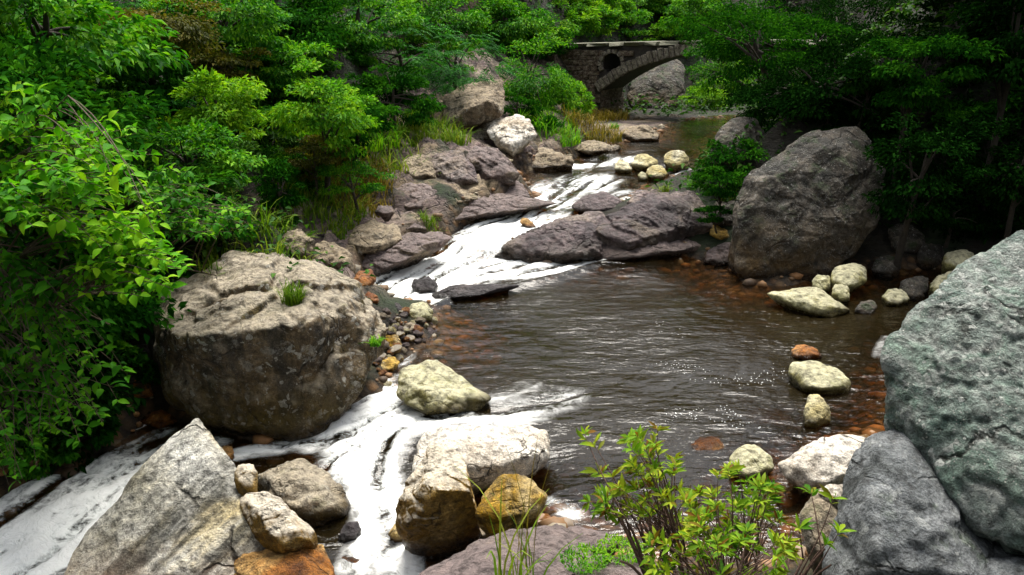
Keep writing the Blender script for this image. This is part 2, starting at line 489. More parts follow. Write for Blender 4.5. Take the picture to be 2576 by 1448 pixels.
M['plum'] = rock_mat('wet plum coloured rock', [(.042, .030, .033), (.125, .095, .098), (.22, .185, .175)], sat=1.12, stain=((.2, .16, .12), .5, 1.0), crack=.55, crack_scale=1.0, strata=(4.0, .6, (.5, .25, .3)), low=(.05, .04, .03), bump=1.0, rough=.55, ton=.9)
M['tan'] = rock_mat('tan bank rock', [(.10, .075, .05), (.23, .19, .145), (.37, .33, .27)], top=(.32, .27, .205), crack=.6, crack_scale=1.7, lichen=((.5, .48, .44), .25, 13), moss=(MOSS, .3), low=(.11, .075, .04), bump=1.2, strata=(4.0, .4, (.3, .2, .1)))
M['dark'] = rock_mat('dark mottled boulder', [(.024, .021, .017), (.07, .061, .05), (.14, .125, .105)], lichen=((.34, .33, .31), .25, 26), speck=.7, crack=.7, crack_scale=.9, moss=((.03, .05, .018), .55), low=(.085, .055, .025), streak=.75, bump=1.1, ton=1.5)
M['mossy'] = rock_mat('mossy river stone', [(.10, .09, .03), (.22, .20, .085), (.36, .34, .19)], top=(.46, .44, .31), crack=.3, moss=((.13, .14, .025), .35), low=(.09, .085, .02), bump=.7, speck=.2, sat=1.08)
M['yellow'] = rock_mat('yellow river stone', [(.26, .2, .065), (.46, .41, .24), (.6, .56, .42)], crack=.4, crack_scale=2.2, low=(.16, .14, .03), bump=.8, sat=1.08)
M['wetblack'] = rock_mat('wet black rock', [(.014, .012, .013), (.035, .03, .032), (.07, .06, .06)], crack=.3, bump=.9, rough=.4)
M['rusty'] = rock_mat('rust stained stone', [(.12, .04, .012), (.24, .10, .03), (.36, .2, .08)], crack=.3, bump=.7, rough=.6, sat=1.08)
M['bridge'] = rock_mat('bridge stone', [(.07, .05, .038), (.17, .13, .10), (.33, .28, .23)], crack=.2, lichen=((.35, .33, .3), .3, 9), bump=.8, ton=2.2)
M['voussoir'] = rock_mat('arch stone', [(.12, .10, .08), (.26, .23, .19), (.45, .41, .35)], crack=.2, bump=.8, ton=3.0)
M['mortar'] = plain_mat('dark mortar', (.018, .014, .011), (.05, .04, .032))
M['coping'] = plain_mat('coping stone', (.045, .05, .025), (.17, .16, .11), 5)
M['bark'] = plain_mat('bark', (.02, .015, .01), (.06, .048, .035), 12)
M['twig'] = plain_mat('twig bark', (.05, .035, .02), (.11, .08, .045), 20)
M['redtwig'] = plain_mat('reddish twig bark', (.07, .035, .025), (.14, .08, .055), 20)

L = {}
L['broad'] = leaf_mat('broad bright leaf', (.020, .13, .004), (.09, .30, .008), (.25, .46, .014), .38)
L['hang'] = leaf_mat('hanging bank leaf', (.014, .085, .005), (.045, .19, .008), (.12, .31, .012), .34)
L['mid'] = leaf_mat('mid green leaf', (.007, .055, .004), (.035, .17, .007), (.16, .36, .014), .32)
L['lime'] = leaf_mat('lime leaf', (.04, .14, .006), (.11, .27, .010), (.24, .40, .014), .38)
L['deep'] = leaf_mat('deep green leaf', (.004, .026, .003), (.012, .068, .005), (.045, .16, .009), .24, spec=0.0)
L['feather'] = leaf_mat('feathery leaf', (.006, .05, .008), (.018, .12, .014), (.06, .24, .02), .28)
L['rust'] = leaf_mat('brown tinted leaf', (.03, .042, .006), (.075, .078, .010), (.14, .115, .014), .3)
L['shade'] = leaf_mat('shade leaf', (.0025, .012, .002), (.005, .024, .003), (.014, .055, .006), .12, spec=0.0)  # deep shade is put into the leaf colour: green darkened almost to black
L['azalea'] = leaf_mat('lance leaf', (.04, .13, .008), (.16, .29, .014), (.36, .40, .03), .36, hue=.35)
L['grass'] = leaf_mat('grass blade', (.05, .12, .008), (.12, .21, .014), (.25, .28, .04), .3)
L['dry'] = leaf_mat('dry grass blade', (.07, .075, .012), (.17, .13, .02), (.27, .19, .045), .3)
L['fern'] = leaf_mat('fern frond', (.025, .12, .006), (.09, .27, .010), (.23, .40, .016), .34)
L['cover'] = leaf_mat('ground cover leaf', (.008, .035, .004), (.025, .085, .009), (.07, .15, .014), .22)

# ------------------------------------------------------------------ setting: terrain sheet
def grid_faces(ny, nx):
    i = np.arange(ny - 1)[:, None] * nx + np.arange(nx - 1)[None, :]
    return np.stack([i, i + 1, i + nx + 1, i + nx], -1).reshape(-1, 4)

def terrain_mat():
    t = NT('soil and litter')
    pos = t.n('TexCoord').outputs['Object']
    n1 = t.noise(pos, .9, 7, .65); n2 = t.noise(pos, 9, 8, .7)
    soil = t.ramp(n2, [(.3, (.006, .005, .003)), (.55, (.016, .013, .006)), (.75, (.032, .025, .014))])
    soil = t.mix(t.ss(n1, .45, .6), soil, t.ramp(n2, [(.3, (.006, .014, .004)), (.7, (.022, .04, .008))]))
    cells = t.n('TexVoronoi'); t.l(pos, cells.inputs['Vector']); cells.inputs['Scale'].default_value = 7.0
    sep = t.n('SeparateColor'); t.l(cells.outputs['Color'], sep.inputs[0])
    bed = t.ramp(sep.outputs[0], [(0.1, (.05, .032, .015)), (.5, (.13, .075, .03)), (.8, (.2, .10, .035)), (1, (.24, .19, .12))])
    bed = t.mix(1.0, bed, t.ramp(cells.outputs['Distance'], [(.2, (1, 1, 1)), (.75, (.15, .13, .11))]), 'MULTIPLY')
    rk = t.ramp(t.noise(pos, 1.3, 7, .65, .6), [(.36, (.06, .038, .04)), (.48, (.16, .115, .105)), (.56, (.2, .155, .12)), (.64, (.30, .245, .19))])
    rk = t.mix(t.math('MULTIPLY', t.ss(t.noise(pos, .8, 6, .62, .8), .5, .6), .7), rk, (.22, .165, .09))
    rk = t.mix(t.math('MULTIPLY', t.ss(t.noise(pos, 2.4, 7, .68), .55, .66), .8), rk, (.05, .062, .018))
    rk = t.mix(.9, rk, t.ramp(n2, [(.36, (.3, .3, .3)), (.5, (1, 1, 1)), (.64, (1.5, 1.5, 1.5))]), 'MULTIPLY')
    col = t.mix(t.math('MULTIPLY', t.attr('rocky'), t.ss(t.noise(pos, 1.1, 5, .6), .36, .5)), soil, rk)
    col = t.mix(t.attr('bed'), col, bed)
    b = t.n('BsdfPrincipled'); t.l(col, b.inputs['Base Color']); b.inputs['Roughness'].default_value = .9
    h = t.math('ADD', n2, t.math('MULTIPLY', t.math('SUBTRACT', 1.0, cells.outputs['Distance']), t.attr('bed')))
    bcell = t.n('TexNoise'); t.l(pos, bcell.inputs['Vector']); bcell.inputs['Scale'].default_value = 2.0; bcell.inputs['Detail'].default_value = 5
    edge = t.vor(t.vmath('ADD', pos, t.vmath('SCALE', bcell.outputs[1], .7)), 1.1, 'DISTANCE_TO_EDGE')
    crk = t.math('MULTIPLY', t.math('SUBTRACT', 1.0, t.ss(edge, 0, .022)), t.attr('rocky'))
    h = t.math('SUBTRACT', t.math('ADD', h, t.math('MULTIPLY', t.noise(t.vmath('MULTIPLY', pos, (1.5, 1.5, 9.0)), 1.5, 8, .65), 1.2)), t.math('MULTIPLY', crk, 1.2))
    bp = t.n('Bump'); bp.inputs['Distance'].default_value = .10; t.l(h, bp.inputs['Height']); t.l(bp.outputs[0], b.inputs['Normal'])
    t.l(b.outputs[0], t.out.inputs[0])
    return t.m

def axis(fine_a, fine_b, step, far_a, far_b, growth):
    mid = list(np.arange(fine_a, fine_b, step))
    s, v = step, fine_b
    up = []
    while v < far_b: up.append(v); s *= growth; v += s
    s, v = step, fine_a - step
    dn = []
    while v > far_a: dn.append(v); s *= growth; v -= s
    return np.array(dn[::-1] + mid + up)

gx = axis(-5, 8, .085, -70, 75, 1.07)
gy = axis(4.0, 29, .085, -25, 110, 1.07)
GX, GY = np.meshgrid(gx, gy)
TZ = terr(GX.ravel(), GY.ravel())
TD = river_dist(GX.ravel(), GY.ravel())
me = mesh_np('terrain', np.stack([GX.ravel(), GY.ravel(), TZ], -1), grid_faces(len(gy), len(gx)), [terrain_mat()], {'bed': sstep(.35, .0, TD), 'rocky': sstep(.25, -.15, river_dist(GX.ravel(), GY.ravel(), _rk))})
tag(link('terrain', me), kind='structure')

# ------------------------------------------------------------------ setting: the stream
def world_path(pts):
    return np.array([at_z(a, b, wz(*at_z(a, b, 0.2)[:2]))[:2] for a, b in pts])

FLOW = [[(1900, 296), (1760, 305), (1690, 340), (1570, 392), (1460, 450), (1390, 505), (1260, 565), (1130, 645), (1010, 715), (960, 755)],
        [(1480, 680), (1700, 740), (1860, 860), (1860, 1000), (1700, 1090), (1500, 1060), (1350, 1035), (1180, 1055), (1020, 1080), (930, 1140), (930, 1220), (960, 1300), (1000, 1370), (1030, 1470)],
        [(1000, 1040), (880, 1120), (740, 1128), (600, 1110), (470, 1085), (330, 1150), (180, 1260), (20, 1390), (-150, 1480)],
        [(1180, 745), (1300, 830), (1400, 920), (1400, 990), (1280, 1035), (1120, 1060)],
        [(2230, 830), (2150, 950), (2050, 1080), (1850, 1130), (1650, 1130), (1500, 1100)],
        [(1560, 640), (1450, 665), (1300, 690), (1150, 730), (1040, 760)],
        [(1780, 410), (1700, 450), (1580, 470), (1550, 510), (1430, 545), (1330, 590), (1220, 650)]]
FP, FT = [], []
for line in FLOW:
    W_ = world_path(line)
    seg = np.diff(W_, axis=0)
    for a, s in zip(W_[:-1], seg):
        n = max(2, int(np.hypot(*s) / .25))
        for q in np.arange(n) / n:
            FP.append(a + s * q); FT.append(s / (np.hypot(*s) + 1e-9))
FP = np.array(FP); FT = np.array(FT)

fgx = np.arange(-8, 12, .2); fgy = np.arange(3, 35, .2)
FX, FY = np.meshgrid(fgx, fgy)
d2 = (FX.ravel()[:, None] - FP[None, :, 0]) ** 2 + (FY.ravel()[:, None] - FP[None, :, 1]) ** 2
wgt = (d2 + .05) ** -1.6
fv = (wgt @ FT) / wgt.sum(1)[:, None]
fv /= np.linalg.norm(fv, axis=1)[:, None] + 1e-6
FV = fv.reshape(len(fgy), len(fgx), 2)

def flow(x, y):
    i = np.clip((y - 3) / .2, 0, len(fgy) - 1.001); j = np.clip((x + 8) / .2, 0, len(fgx) - 1.001)
    i0 = i.astype(int); j0 = j.astype(int); fi = (i - i0)[:, None]; fj = (j - j0)[:, None]
    return (FV[i0, j0] * (1 - fi) * (1 - fj) + FV[i0 + 1, j0] * fi * (1 - fj) + FV[i0, j0 + 1] * (1 - fi) * fj + FV[i0 + 1, j0 + 1] * fi * fj)

def smear(x, y, fn, length, steps):
    acc = fn(x, y)
    for sgn in (1, -1):
        px, py = x.copy(), y.copy()
        for k in range(steps):
            v = flow(px, py)
            px = px + sgn * v[:, 0] * length / steps; py = py + sgn * v[:, 1] * length / steps
            acc = acc + fn(px, py)
    return acc / (2 * steps + 1)

# white water: (points, half width in metres, strength), soft edged
FOAM = [([(1458, 399), (1530, 393), (1610, 387)], .30, 1.0), ([(1490, 428), (1450, 448), (1410, 470), (1380, 492)], .62, .95), ([(1480, 440), (1510, 452)], .5, .5), ([(1590, 458), (1562, 478), (1548, 502)], .36, .85),
        ([(1735, 408), (1780, 414)], .4, .8), ([(1450, 500), (1360, 515), (1290, 540)], .26, .6), ([(1320, 545), (1240, 575), (1160, 620), (1080, 665), (990, 715)], .85, 1.25),
        ([(1225, 605), (1170, 660), (1100, 700), (1010, 735)], .85, 1.3), ([(1240, 650), (1350, 670), (1440, 665), (1510, 657)], .22, 1.0), ([(1230, 695), (1320, 692), (1420, 677)], .28, 1.15), ([(1060, 745), (960, 735), (1030, 765)], .28, 1.15),
        ([(1080, 760), (1110, 770)], .12, .8), ([(920, 715), (960, 690)], .28, .9),
        ([(1420, 1000), (1340, 1030), (1250, 1048)], .30, .55), ([(1280, 1045), (1200, 1055), (1110, 1060)], .20, .85), ([(1330, 975), (1250, 1005)], .22, .32), ([(940, 990), (985, 1030), (960, 1085), (900, 1140)], .34, 1.15), ([(1080, 1062), (1000, 1080), (930, 1140), (900, 1190)], .36, 1.25), ([(860, 1070), (850, 1100), (790, 1122)], .2, .95),
        ([(900, 1150), (940, 1220), (950, 1260), (975, 1310)], .26, 1.15), ([(870, 1112), (760, 1124), (650, 1140), (610, 1165)], .15, .85), ([(985, 1300), (1060, 1340), (1000, 1400), (1060, 1448)], .28, 1.05), ([(930, 1330), (900, 1420)], .18, .75), ([(1290, 1330), (1330, 1300)], .1, .7), ([(1380, 1270), (1440, 1300)], .12, .8),
        ([(1130, 1310), (1220, 1330)], .10, .5), ([(560, 1110), (480, 1095), (400, 1105)], .11, .55), ([(390, 1060), (340, 1085)], .06, .7), ([(330, 1130), (240, 1200), (130, 1250)], .24, .62), ([(330, 1215), (220, 1300), (100, 1390), (-40, 1470)], .64, 1.25), ([(180, 1200), (40, 1260), (-60, 1330)], .32, .95), ([(470, 1140), (390, 1190), (300, 1270)], .18, .6),
        ([(380, 1105), (420, 1085)], .11, .6), ([(1200, 640), (1280, 615)], .2, .5), ([(2230, 850), (2210, 900)], .10, .3), ([(2280, 1020), (2300, 1060)], .1, .35), ([(1010, 900), (1040, 880), (1000, 950)], .1, .4)]
# crisp end of the white water where it slides under the pool
EDGE = world_path([(1085, 775), (1160, 735), (1290, 722), (1400, 697), (1510, 660), (1640, 640)])
BUB = [([(1560, 760), (1640, 800), (1740, 860)], .3, .7), ([(1700, 920), (1800, 950), (1900, 960), (1960, 940)], .4, .9), ([(1700, 1040), (1800, 1040), (1880, 1060)], .4, .9), ([(1640, 1020), (1720, 980)], .25, .6), ([(1930, 1230), (1960, 1330), (1900, 1300)], .3, .7), ([(2150, 770), (2210, 790)], .12, .8), ([(1650, 830), (1720, 850)], .2, .7)]

def stroke_field(x, y, strokes):
    f = np.zeros_like(x)
    for pts, hw, s in strokes:
        W_ = world_path(pts)
        dmin = np.full(x.shape, 1e9)
        for a, b in zip(W_[:-1], W_[1:]):
            e = b - a
            t = np.clip(((x - a[0]) * e[0] + (y - a[1]) * e[1]) / (e @ e + 1e-9), 0, 1)
            dmin = np.minimum(dmin, np.hypot(x - a[0] - t * e[0], y - a[1] - t * e[1]))
        f = np.maximum(f, s * sstep(1.6, .15, dmin / hw))
    return f

def build_water():
    ys = [4.3]
    while ys[-1] < 33.5: ys.append(ys[-1] + .022 + .0028 * (ys[-1] - 4.3))
    ys = np.array(ys); xs = np.arange(-7.2, 11.0, .042)
    X, Y = np.meshgrid(xs, ys)
    x, y = X.ravel(), Y.ravel()
    z = wz(x, y)
    d = river_dist(x, y)
    foam = stroke_field(x, y, FOAM)
    # behind / before the crisp edge
    lx = np.interp(x, EDGE[:, 0], EDGE[:, 1])
    inr = (x > EDGE[0, 0]) & (x < EDGE[-1, 0])
    foam = np.where(inr & (y < lx) & (y > lx - 2.2), foam * sstep(-.22, -.0, y - lx), foam)
    hump = np.where(inr, .06 * np.exp(-((y - lx + .1) / .16) ** 2), 0)
    s1 = smear(x, y, lambda a, b: perlin(xyz(a * 6.0, b * 6.0, 1.5)) + .5 * perlin(xyz(a * 14.0, b * 14.0, 4.5)), .7, 9)
    s2 = smear(x, y, lambda a, b: perlin(xyz(a * 17.0, b * 17.0, 7.5)), .28, 6)
    s1 = s1 / s1.std(); s2 = s2 / s2.std()
    lump = fbm(xyz(x * 1.3, y * 1.3, 3.0), 3)
    z = z + np.clip(foam, 0, 1) * (.035 * lump + .014 * s1 + .018 * fbm(xyz(x * 6, y * 6, 5.0), 3)) + .0014 * s2 * (1 - np.clip(foam, 0, 1)) + hump
    z = z + (.009 * fbm(xyz(x * 1.5 + .5 * y, y * 2.6 - .4 * x, 8.0), 3) + .003 * perlin(xyz(x * 4.2 + 1.2 * y, y * 7.0 - 1.5 * x, 2.0))) * sstep(0, .5, -d) * (1 - .7 * np.clip(foam, 0, 1))
    # swells of the quicker water
    F = grid_faces(len(ys), len(xs))
    keep = (d < .35)[F].any(1)
    F = F[keep]
    used = np.unique(F); remap = np.full(len(x), -1); remap[used] = np.arange(len(used))
    V = np.stack([x, y, z], -1)[used]
    bub = stroke_field(x, y, BUB)
    deep = np.clip((z - terr(x, y)) / .8, 0, 1)
    t = NT('stream water')
    pos = t.n('TexCoord').outputs['Object']
    fm, st, sf, bb = t.attr('foam'), t.attr('streak'), t.attr('fine'), t.attr('bubbles')
    froth = t.noise(pos, 5.5, 7, .72, 1.2)
    stv = t.math('ADD', t.math('MULTIPLY', st, .36), t.math('ADD', t.math('ADD', t.lin(froth, .32, .68, .25, 1.1), t.lin(t.noise(pos, 17, 5, .7, .8), .3, .7, -.05, .35)), t.math('MULTIPLY', sf, .14)))
    a = t.ss(t.math('MULTIPLY', fm, stv), .08, 1.04)
    a = t.math('MULTIPLY', a, t.ss(fm, .02, .2))
    h_f = t.math('ADD', t.math('MULTIPLY', froth, 1.2), t.math('MULTIPLY', st, .25))
    rip = t.noise(t.vmath('MULTIPLY', pos, (.8, 2.0, 1.0)), 2.6, 4, .55, .35)
    rip2 = t.noise(t.vmath('MULTIPLY', pos, (.9, 1.9, 1.0)), 8, 3, .55, .4)
    dots = t.vor(pos, 26, 'F1')
    dn = t.math('MULTIPLY', t.math('LESS_THAN', dots, .16), t.math('GREATER_THAN', t.math('ADD', bb, t.math('MULTIPLY', t.noise(pos, 5, 4, .7), 1.6)), 1.60))
    dn = t.math('MULTIPLY', dn, t.ss(bb, .0, .4))
    a = t.math('MAXIMUM', a, t.math('MULTIPLY', dn, .85))
    h = t.math('ADD', t.math('MULTIPLY', rip, 1.0), t.math('ADD', t.math('MULTIPLY', rip2, .34), t.math('MULTIPLY', st, .008)))
    h = t.math('MULTIPLY', h, t.lin(t.noise(pos, .55, 3, .5), .38, .62, .35, 1.25))
    bp = t.n('Bump'); bp.inputs['Strength'].default_value = 1.0; bp.inputs['Distance'].default_value = .034
    t.l(h, bp.inputs['Height'])
    fr = t.n('Fresnel'); fr.inputs[0].default_value = 1.34; t.l(bp.outputs[0], fr.inputs['Normal'])
    gl = t.n('BsdfGlossy'); gl.inputs['Roughness'].default_value = .08; gl.inputs['Color'].default_value = (1, 1, 1, 1); t.l(bp.outputs[0], gl.inputs['Normal'])
    tp = t.n('BsdfTransparent'); t.l(t.ramp(t.attr('deep'), [(.05, (.85, .70, .50)), (.4, (.55, .33, .13)), (1.0, (.13, .085, .032))]), tp.inputs['Color'])
    silt = t.n('BsdfDiffuse'); silt.inputs['Color'].default_value = (.026, .019, .007, 1)
    body = t.n('MixShader'); t.l(t.lin(t.attr('deep'), .1, 1.0, .06, .45), body.inputs[0]); t.l(tp.outputs[0], body.inputs[1]); t.l(silt.outputs[0], body.inputs[2])
    wm = t.n('MixShader'); t.l(t.math('MULTIPLY', fr.outputs[0], 1.0, clamp=True), wm.inputs[0]); t.l(body.outputs[0], wm.inputs[1]); t.l(gl.outputs[0], wm.inputs[2])
    fo = t.n('BsdfPrincipled')
    t.l(t.ramp(t.math('ADD', t.math('MULTIPLY', froth, .9), t.math('MULTIPLY', st, .14)), [(.15, (.76, .81, .79)), (.38, (.90, .92, .90)), (.52, (.95, .96, .94))]), fo.inputs['Base Color'])
    fo.inputs['Roughness'].default_value = .6
    fo.inputs['Specular IOR Level'].default_value = .2
    fb = t.n('Bump'); fb.inputs['Strength'].default_value = .7; fb.inputs['Distance'].default_value = .06; t.l(h_f, fb.inputs['Height']); t.l(fb.outputs[0], fo.inputs['Normal'])
    fin = t.n('MixShader'); t.l(a, fin.inputs[0]); t.l(wm.outputs[0], fin.inputs[1]); t.l(fo.outputs[0], fin.inputs[2])
    t.l(fin.outputs[0], t.out.inputs[0])
    me = mesh_np('stream_water', V, remap[F], [t.m], {'foam': foam[used], 'streak': s1[used], 'fine': s2[used], 'bubbles': bub[used], 'deep': deep[used]})
    tag(link('stream_water', me), kind='structure')
build_water()

# ------------------------------------------------------------------ rocks
_ico = {}
def ico(n):
    if n not in _ico:
        bm = bmesh.new()
        bmesh.ops.create_icosphere(bm, subdivisions=n, radius=1.0)
        V = np.array([v.co[:] for v in bm.verts]); F = np.array([[v.index for v in f.verts] for f in bm.faces])
        bm.free()
        _ico[n] = (V / np.linalg.norm(V, axis=1)[:, None], F)
    return _ico[n]

def hull_planes(P):
    bm = bmesh.new()
    for p in P: bm.verts.new(p)
    r = bmesh.ops.convex_hull(bm, input=bm.verts, use_existing_faces=False)
    bad = list({g for g in r['geom_interior'] + r['geom_unused'] if isinstance(g, bmesh.types.BMVert)})
    if bad: bmesh.ops.delete(bm, geom=bad, context='VERTS')
    bmesh.ops.recalc_face_normals(bm, faces=bm.faces)
    cen = np.mean([v.co[:] for v in bm.verts], axis=0)
    N, A = [], []
    for f in bm.faces:
        n = np.array(f.normal[:]); c = np.array(f.calc_center_median()[:])
        if f.calc_area() < 1e-7: continue
        o = n @ (c - cen)
        if o < 0: n, o = -n, -o
        for k, (m, oo) in enumerate(zip(N, A)):
            if m @ n > .985:
                if o > oo: A[k] = o
                break
        else:
            N.append(n); A.append(o)
    ext = np.array([v.co[:] for v in bm.verts]).max(0) - np.array([v.co[:] for v in bm.verts]).min(0)
    bm.free()
    return cen, np.array(N), np.maximum(np.array(A), 1e-3), ext

ROCKS = []
def worley(p, seed):
    """Nearest cell: distances to the two nearest points and a random value of the nearest."""
    i = np.floor(p).astype(int)
    f1 = np.full(len(p), 9.0); f2 = np.full(len(p), 9.0); val = np.zeros(len(p))
    for dx in (-1, 0, 1):
        for dy in (-1, 0, 1):
            for dz in (-1, 0, 1):
                c = i + (dx, dy, dz)
                h = _perm[_perm[_perm[(c[:, 0] + seed) & 255] + (c[:, 1] & 255)] + (c[:, 2] & 255)]
                q = c + .5 + .42 * _g[h]
                d = np.sqrt(((p - q) ** 2).sum(1))
                near = d < f1
                f2 = np.where(near, f1, np.minimum(f2, d))
                val = np.where(near, _perm[h + 7] / 255.0, val)
                f1 = np.where(near, d, f1)
    return f1, f2, val

def rock_shape(P, sub, sharp, rough, seed, chips=14, strata=None, block=1.0, crust=.5):
    cen, N, O, ext = hull_planes(P)
    rs = np.random.default_rng(seed)
    size = float(np.cbrt(np.prod(ext)))
    V, F = ico(sub)
    D = V * ext
    D /= np.linalg.norm(D, axis=1)[:, None]
    # chips: shallow random cuts off the convex body
    if chips:
        C = rs.normal(size=(chips, 3)); C /= np.linalg.norm(C, axis=1)[:, None]
        sup = np.array([max((np.asarray(P) - cen) @ c) for c in C])
        N = np.concatenate([N, C]); O = np.concatenate([O, sup * rs.uniform(.84, .98, chips)])
    # planes bend a little, so that no facet is dead flat
    Dw = D + .07 * rough * np.stack([perlin(D * 2.1 + seed), perlin(D * 2.1 + seed + 40), perlin(D * 2.1 + seed + 80)], -1)
    q = np.maximum(0, Dw @ N.T) / O[None, :]
    p = sharp * 2.6
    m = q.max(1)
    r = 1.0 / (m * ((q / m[:, None]) ** p).sum(1) ** (1.0 / p)) * 1.02
    X = D * r[:, None]
    nrm = X / (ext * .5) ** 2
    nrm /= np.linalg.norm(nrm, axis=1)[:, None] + 1e-9
    s0 = seed * 13.7
    Y = X / size
    Yw = Y + .10 * np.stack([fbm(Y * 2.2 + s0, 3), fbm(Y * 2.2 + s0 + 50, 3), fbm(Y * 2.2 + s0 + 90, 3)], -1)
    disp = fbm(Y * 1.5 + s0, 3) * .06 + fbm(Y * 8 + s0, 5, .58) * .020
    disp = disp + crust * (fbm(Y * 24 + s0, 3, .6) * .008 + np.maximum(0, perlin(Y * 40 + s0)) * .010)
    rd = 1 - np.abs(perlin(Yw * 3.1 + s0 + 5)) * 3.2
    disp = disp - sstep(.55, 1.0, rd) * .030 * sstep(-.1, .3, perlin(Y * 1.3 + s0 + 9))
    # broken blocks and cracks between them
    for sc_, am in ((1.3, .030), (2.6, .030), (6.0, .014)):
        f1, f2, val = worley(Yw * sc_ + s0, seed)
        e = sstep(.0, .14, f2 - f1)
        disp = disp + block * ((val - .5) * am * 1.6 * e - (1 - e) * am * .55)
    if strata:
        ax = np.array(strata[:3]) / np.linalg.norm(strata[:3])
        for k, am in ((1.0, 1.0), (2.7, .45)):
            h = (Yw @ ax) * strata[3] * k + fbm(Y * 1.5 + s0 + k, 2) * .5
            fr = h - np.floor(h)
            disp = disp + (sstep(.0, .12, fr) * (1 - fr) - .4) * strata[4] * am * (.6 + .8 * sstep(-.2, .3, perlin(Y * 2 + s0 + 30 * k)))
    X = X + nrm * (disp * size * rough)[:, None]
    return cen, X, F, size

def rock(label, outline, mat, name='boulder', cat='boulder', ratio=.8, depth=None, base=None, ridge=(), sub=5, sharp=16, rough=1.0, seed=None, chips=6, group=None, strata=None, sink=.25, tilt=.38, front=.3, parent=None, lift=0.0, block=1.0, crust=.5):
    """A rock whose outline in the view, contact point and thickness are known; outline: picture points (px, py[, offset])."""
    seed = seed if seed is not None else len(ROCKS) + 11
    if len(outline) == 4 and not isinstance(outline[0], tuple):       # a box: rounded uneven outline
        x0, y0, x1, y1 = outline
        rs = np.random.default_rng(seed + 500)
        a = np.arange(9) / 9 * 2 * math.pi + rs.uniform(0, .6)
        rr = rs.uniform(.86, 1.08, 9)
        sup = (np.abs(np.cos(a)) ** 2.6 + np.abs(np.sin(a)) ** 2.6) ** (-1 / 2.6)
        outline = [((x0 + x1) / 2 + (x1 - x0) / 2 * c * q * p_, (y0 + y1) / 2 + (y1 - y0) / 2 * s * q * p_) for c, s, q, p_ in zip(np.cos(a), np.sin(a), rr, sup)]
    O = np.array([(p[0], p[1]) for p in outline], float)
    off = np.array([p[2] if len(p) > 2 else np.nan for p in outline])
    k = O[:, 1].argmax()
    if depth is None:
        b = base if base is not None else (float(O[k, 0]), float(O[k, 1]))
        depth = hit(*b) if len(b) == 2 else float(((at_z(b[0], b[1], _lv(b[2])) - np.array([0, 0, CAM_Z])) @ np.array([0, CP, -SP])))
    if base is not None: depth = min(depth, hit(base[0], base[1]) + .05)
    if name == 'bank_rock': sharp = sharp * 2.2
    wpx = max(O[:, 0].max() - O[:, 0].min(), .8 * (O[:, 1].max() - O[:, 1].min()))
    thick = wpx * m_per_px(depth) * ratio
    depth = depth + thick * front
    c = O.mean(0); ym = (O[:, 1].min() + O[:, 1].max()) / 2; hh = (O[:, 1].max() - O[:, 1].min()) / 2 + 1e-6
    auto = thick * tilt * (ym - O[:, 1]) / hh
    dt = np.where(np.isnan(off), auto, off)
    pts = [at_depth(O[:, 0], O[:, 1], depth + dt)]
    if len(ridge):
        R = np.array(ridge, float)
        pts.append(at_depth(R[:, 0], R[:, 1], depth + R[:, 2]))
    else:
        c2 = c + np.array([0, .22 * hh])
        Fp = c2 + (O - c2) * .55
        pts.append(at_depth(Fp[:, 0], Fp[:, 1], np.full(len(O), depth - thick * .30) + auto * .5))
    cb = c - np.array([0, .1 * hh])
    Bp = cb + (O - cb) * .6
    pts.append(at_depth(Bp[:, 0], Bp[:, 1], np.full(len(O), depth + thick * .55)) - np.array([0, 0, .1 * thick]))
    bot = O[O[:, 1] > ym + .55 * hh]
    if len(bot):
        q = at_depth(bot[:, 0], bot[:, 1], np.full(len(bot), depth)) - np.array([0, 0, sink * thick])
        q[:, 1] += thick * .2
        pts.append(q)
        q2 = q.copy(); q2[:, 1] += thick * .2
        gz = terr(q2[:, 0], q2[:, 1])
        drop = np.clip(q2[:, 2] - (gz - .05), 0, .40 if depth < 7.5 else .08)                  # reach down to the bed beneath
        q2[:, 2] -= drop
        if drop.max() > .02: pts.append(q2)
    P = np.concatenate(pts)
    P[:, 2] += lift
    cen, X, F, size = rock_shape(P, sub, sharp, rough, seed, chips, strata, block, crust)
    wx = X + cen
    w0 = wz(np.clip(wx[:, 0], -7, 11), np.clip(wx[:, 1], 4, 34))
    top = wx[:, 2].max(); bott = max(wx[:, 2].min(), np.median(w0))
    low = 1 - sstep(.0, .55, (wx[:, 2] - bott) / max(.05, top - bott))
    hw = min(.5, max(.08, top - float(np.median(w0))))
    wet = 1 - sstep(.02 + .14 * hw, .03 + .42 * hw, wx[:, 2] - w0 + .10 * hw * perlin(wx * 5.0))
    me = mesh_np(name, X, F, [M[mat]], {'low': low, 'wet': wet})
    o = link(name, me, parent, cen)
    if parent is None: tag(o, label, cat, group)
    ROCKS.append(o)
    return o

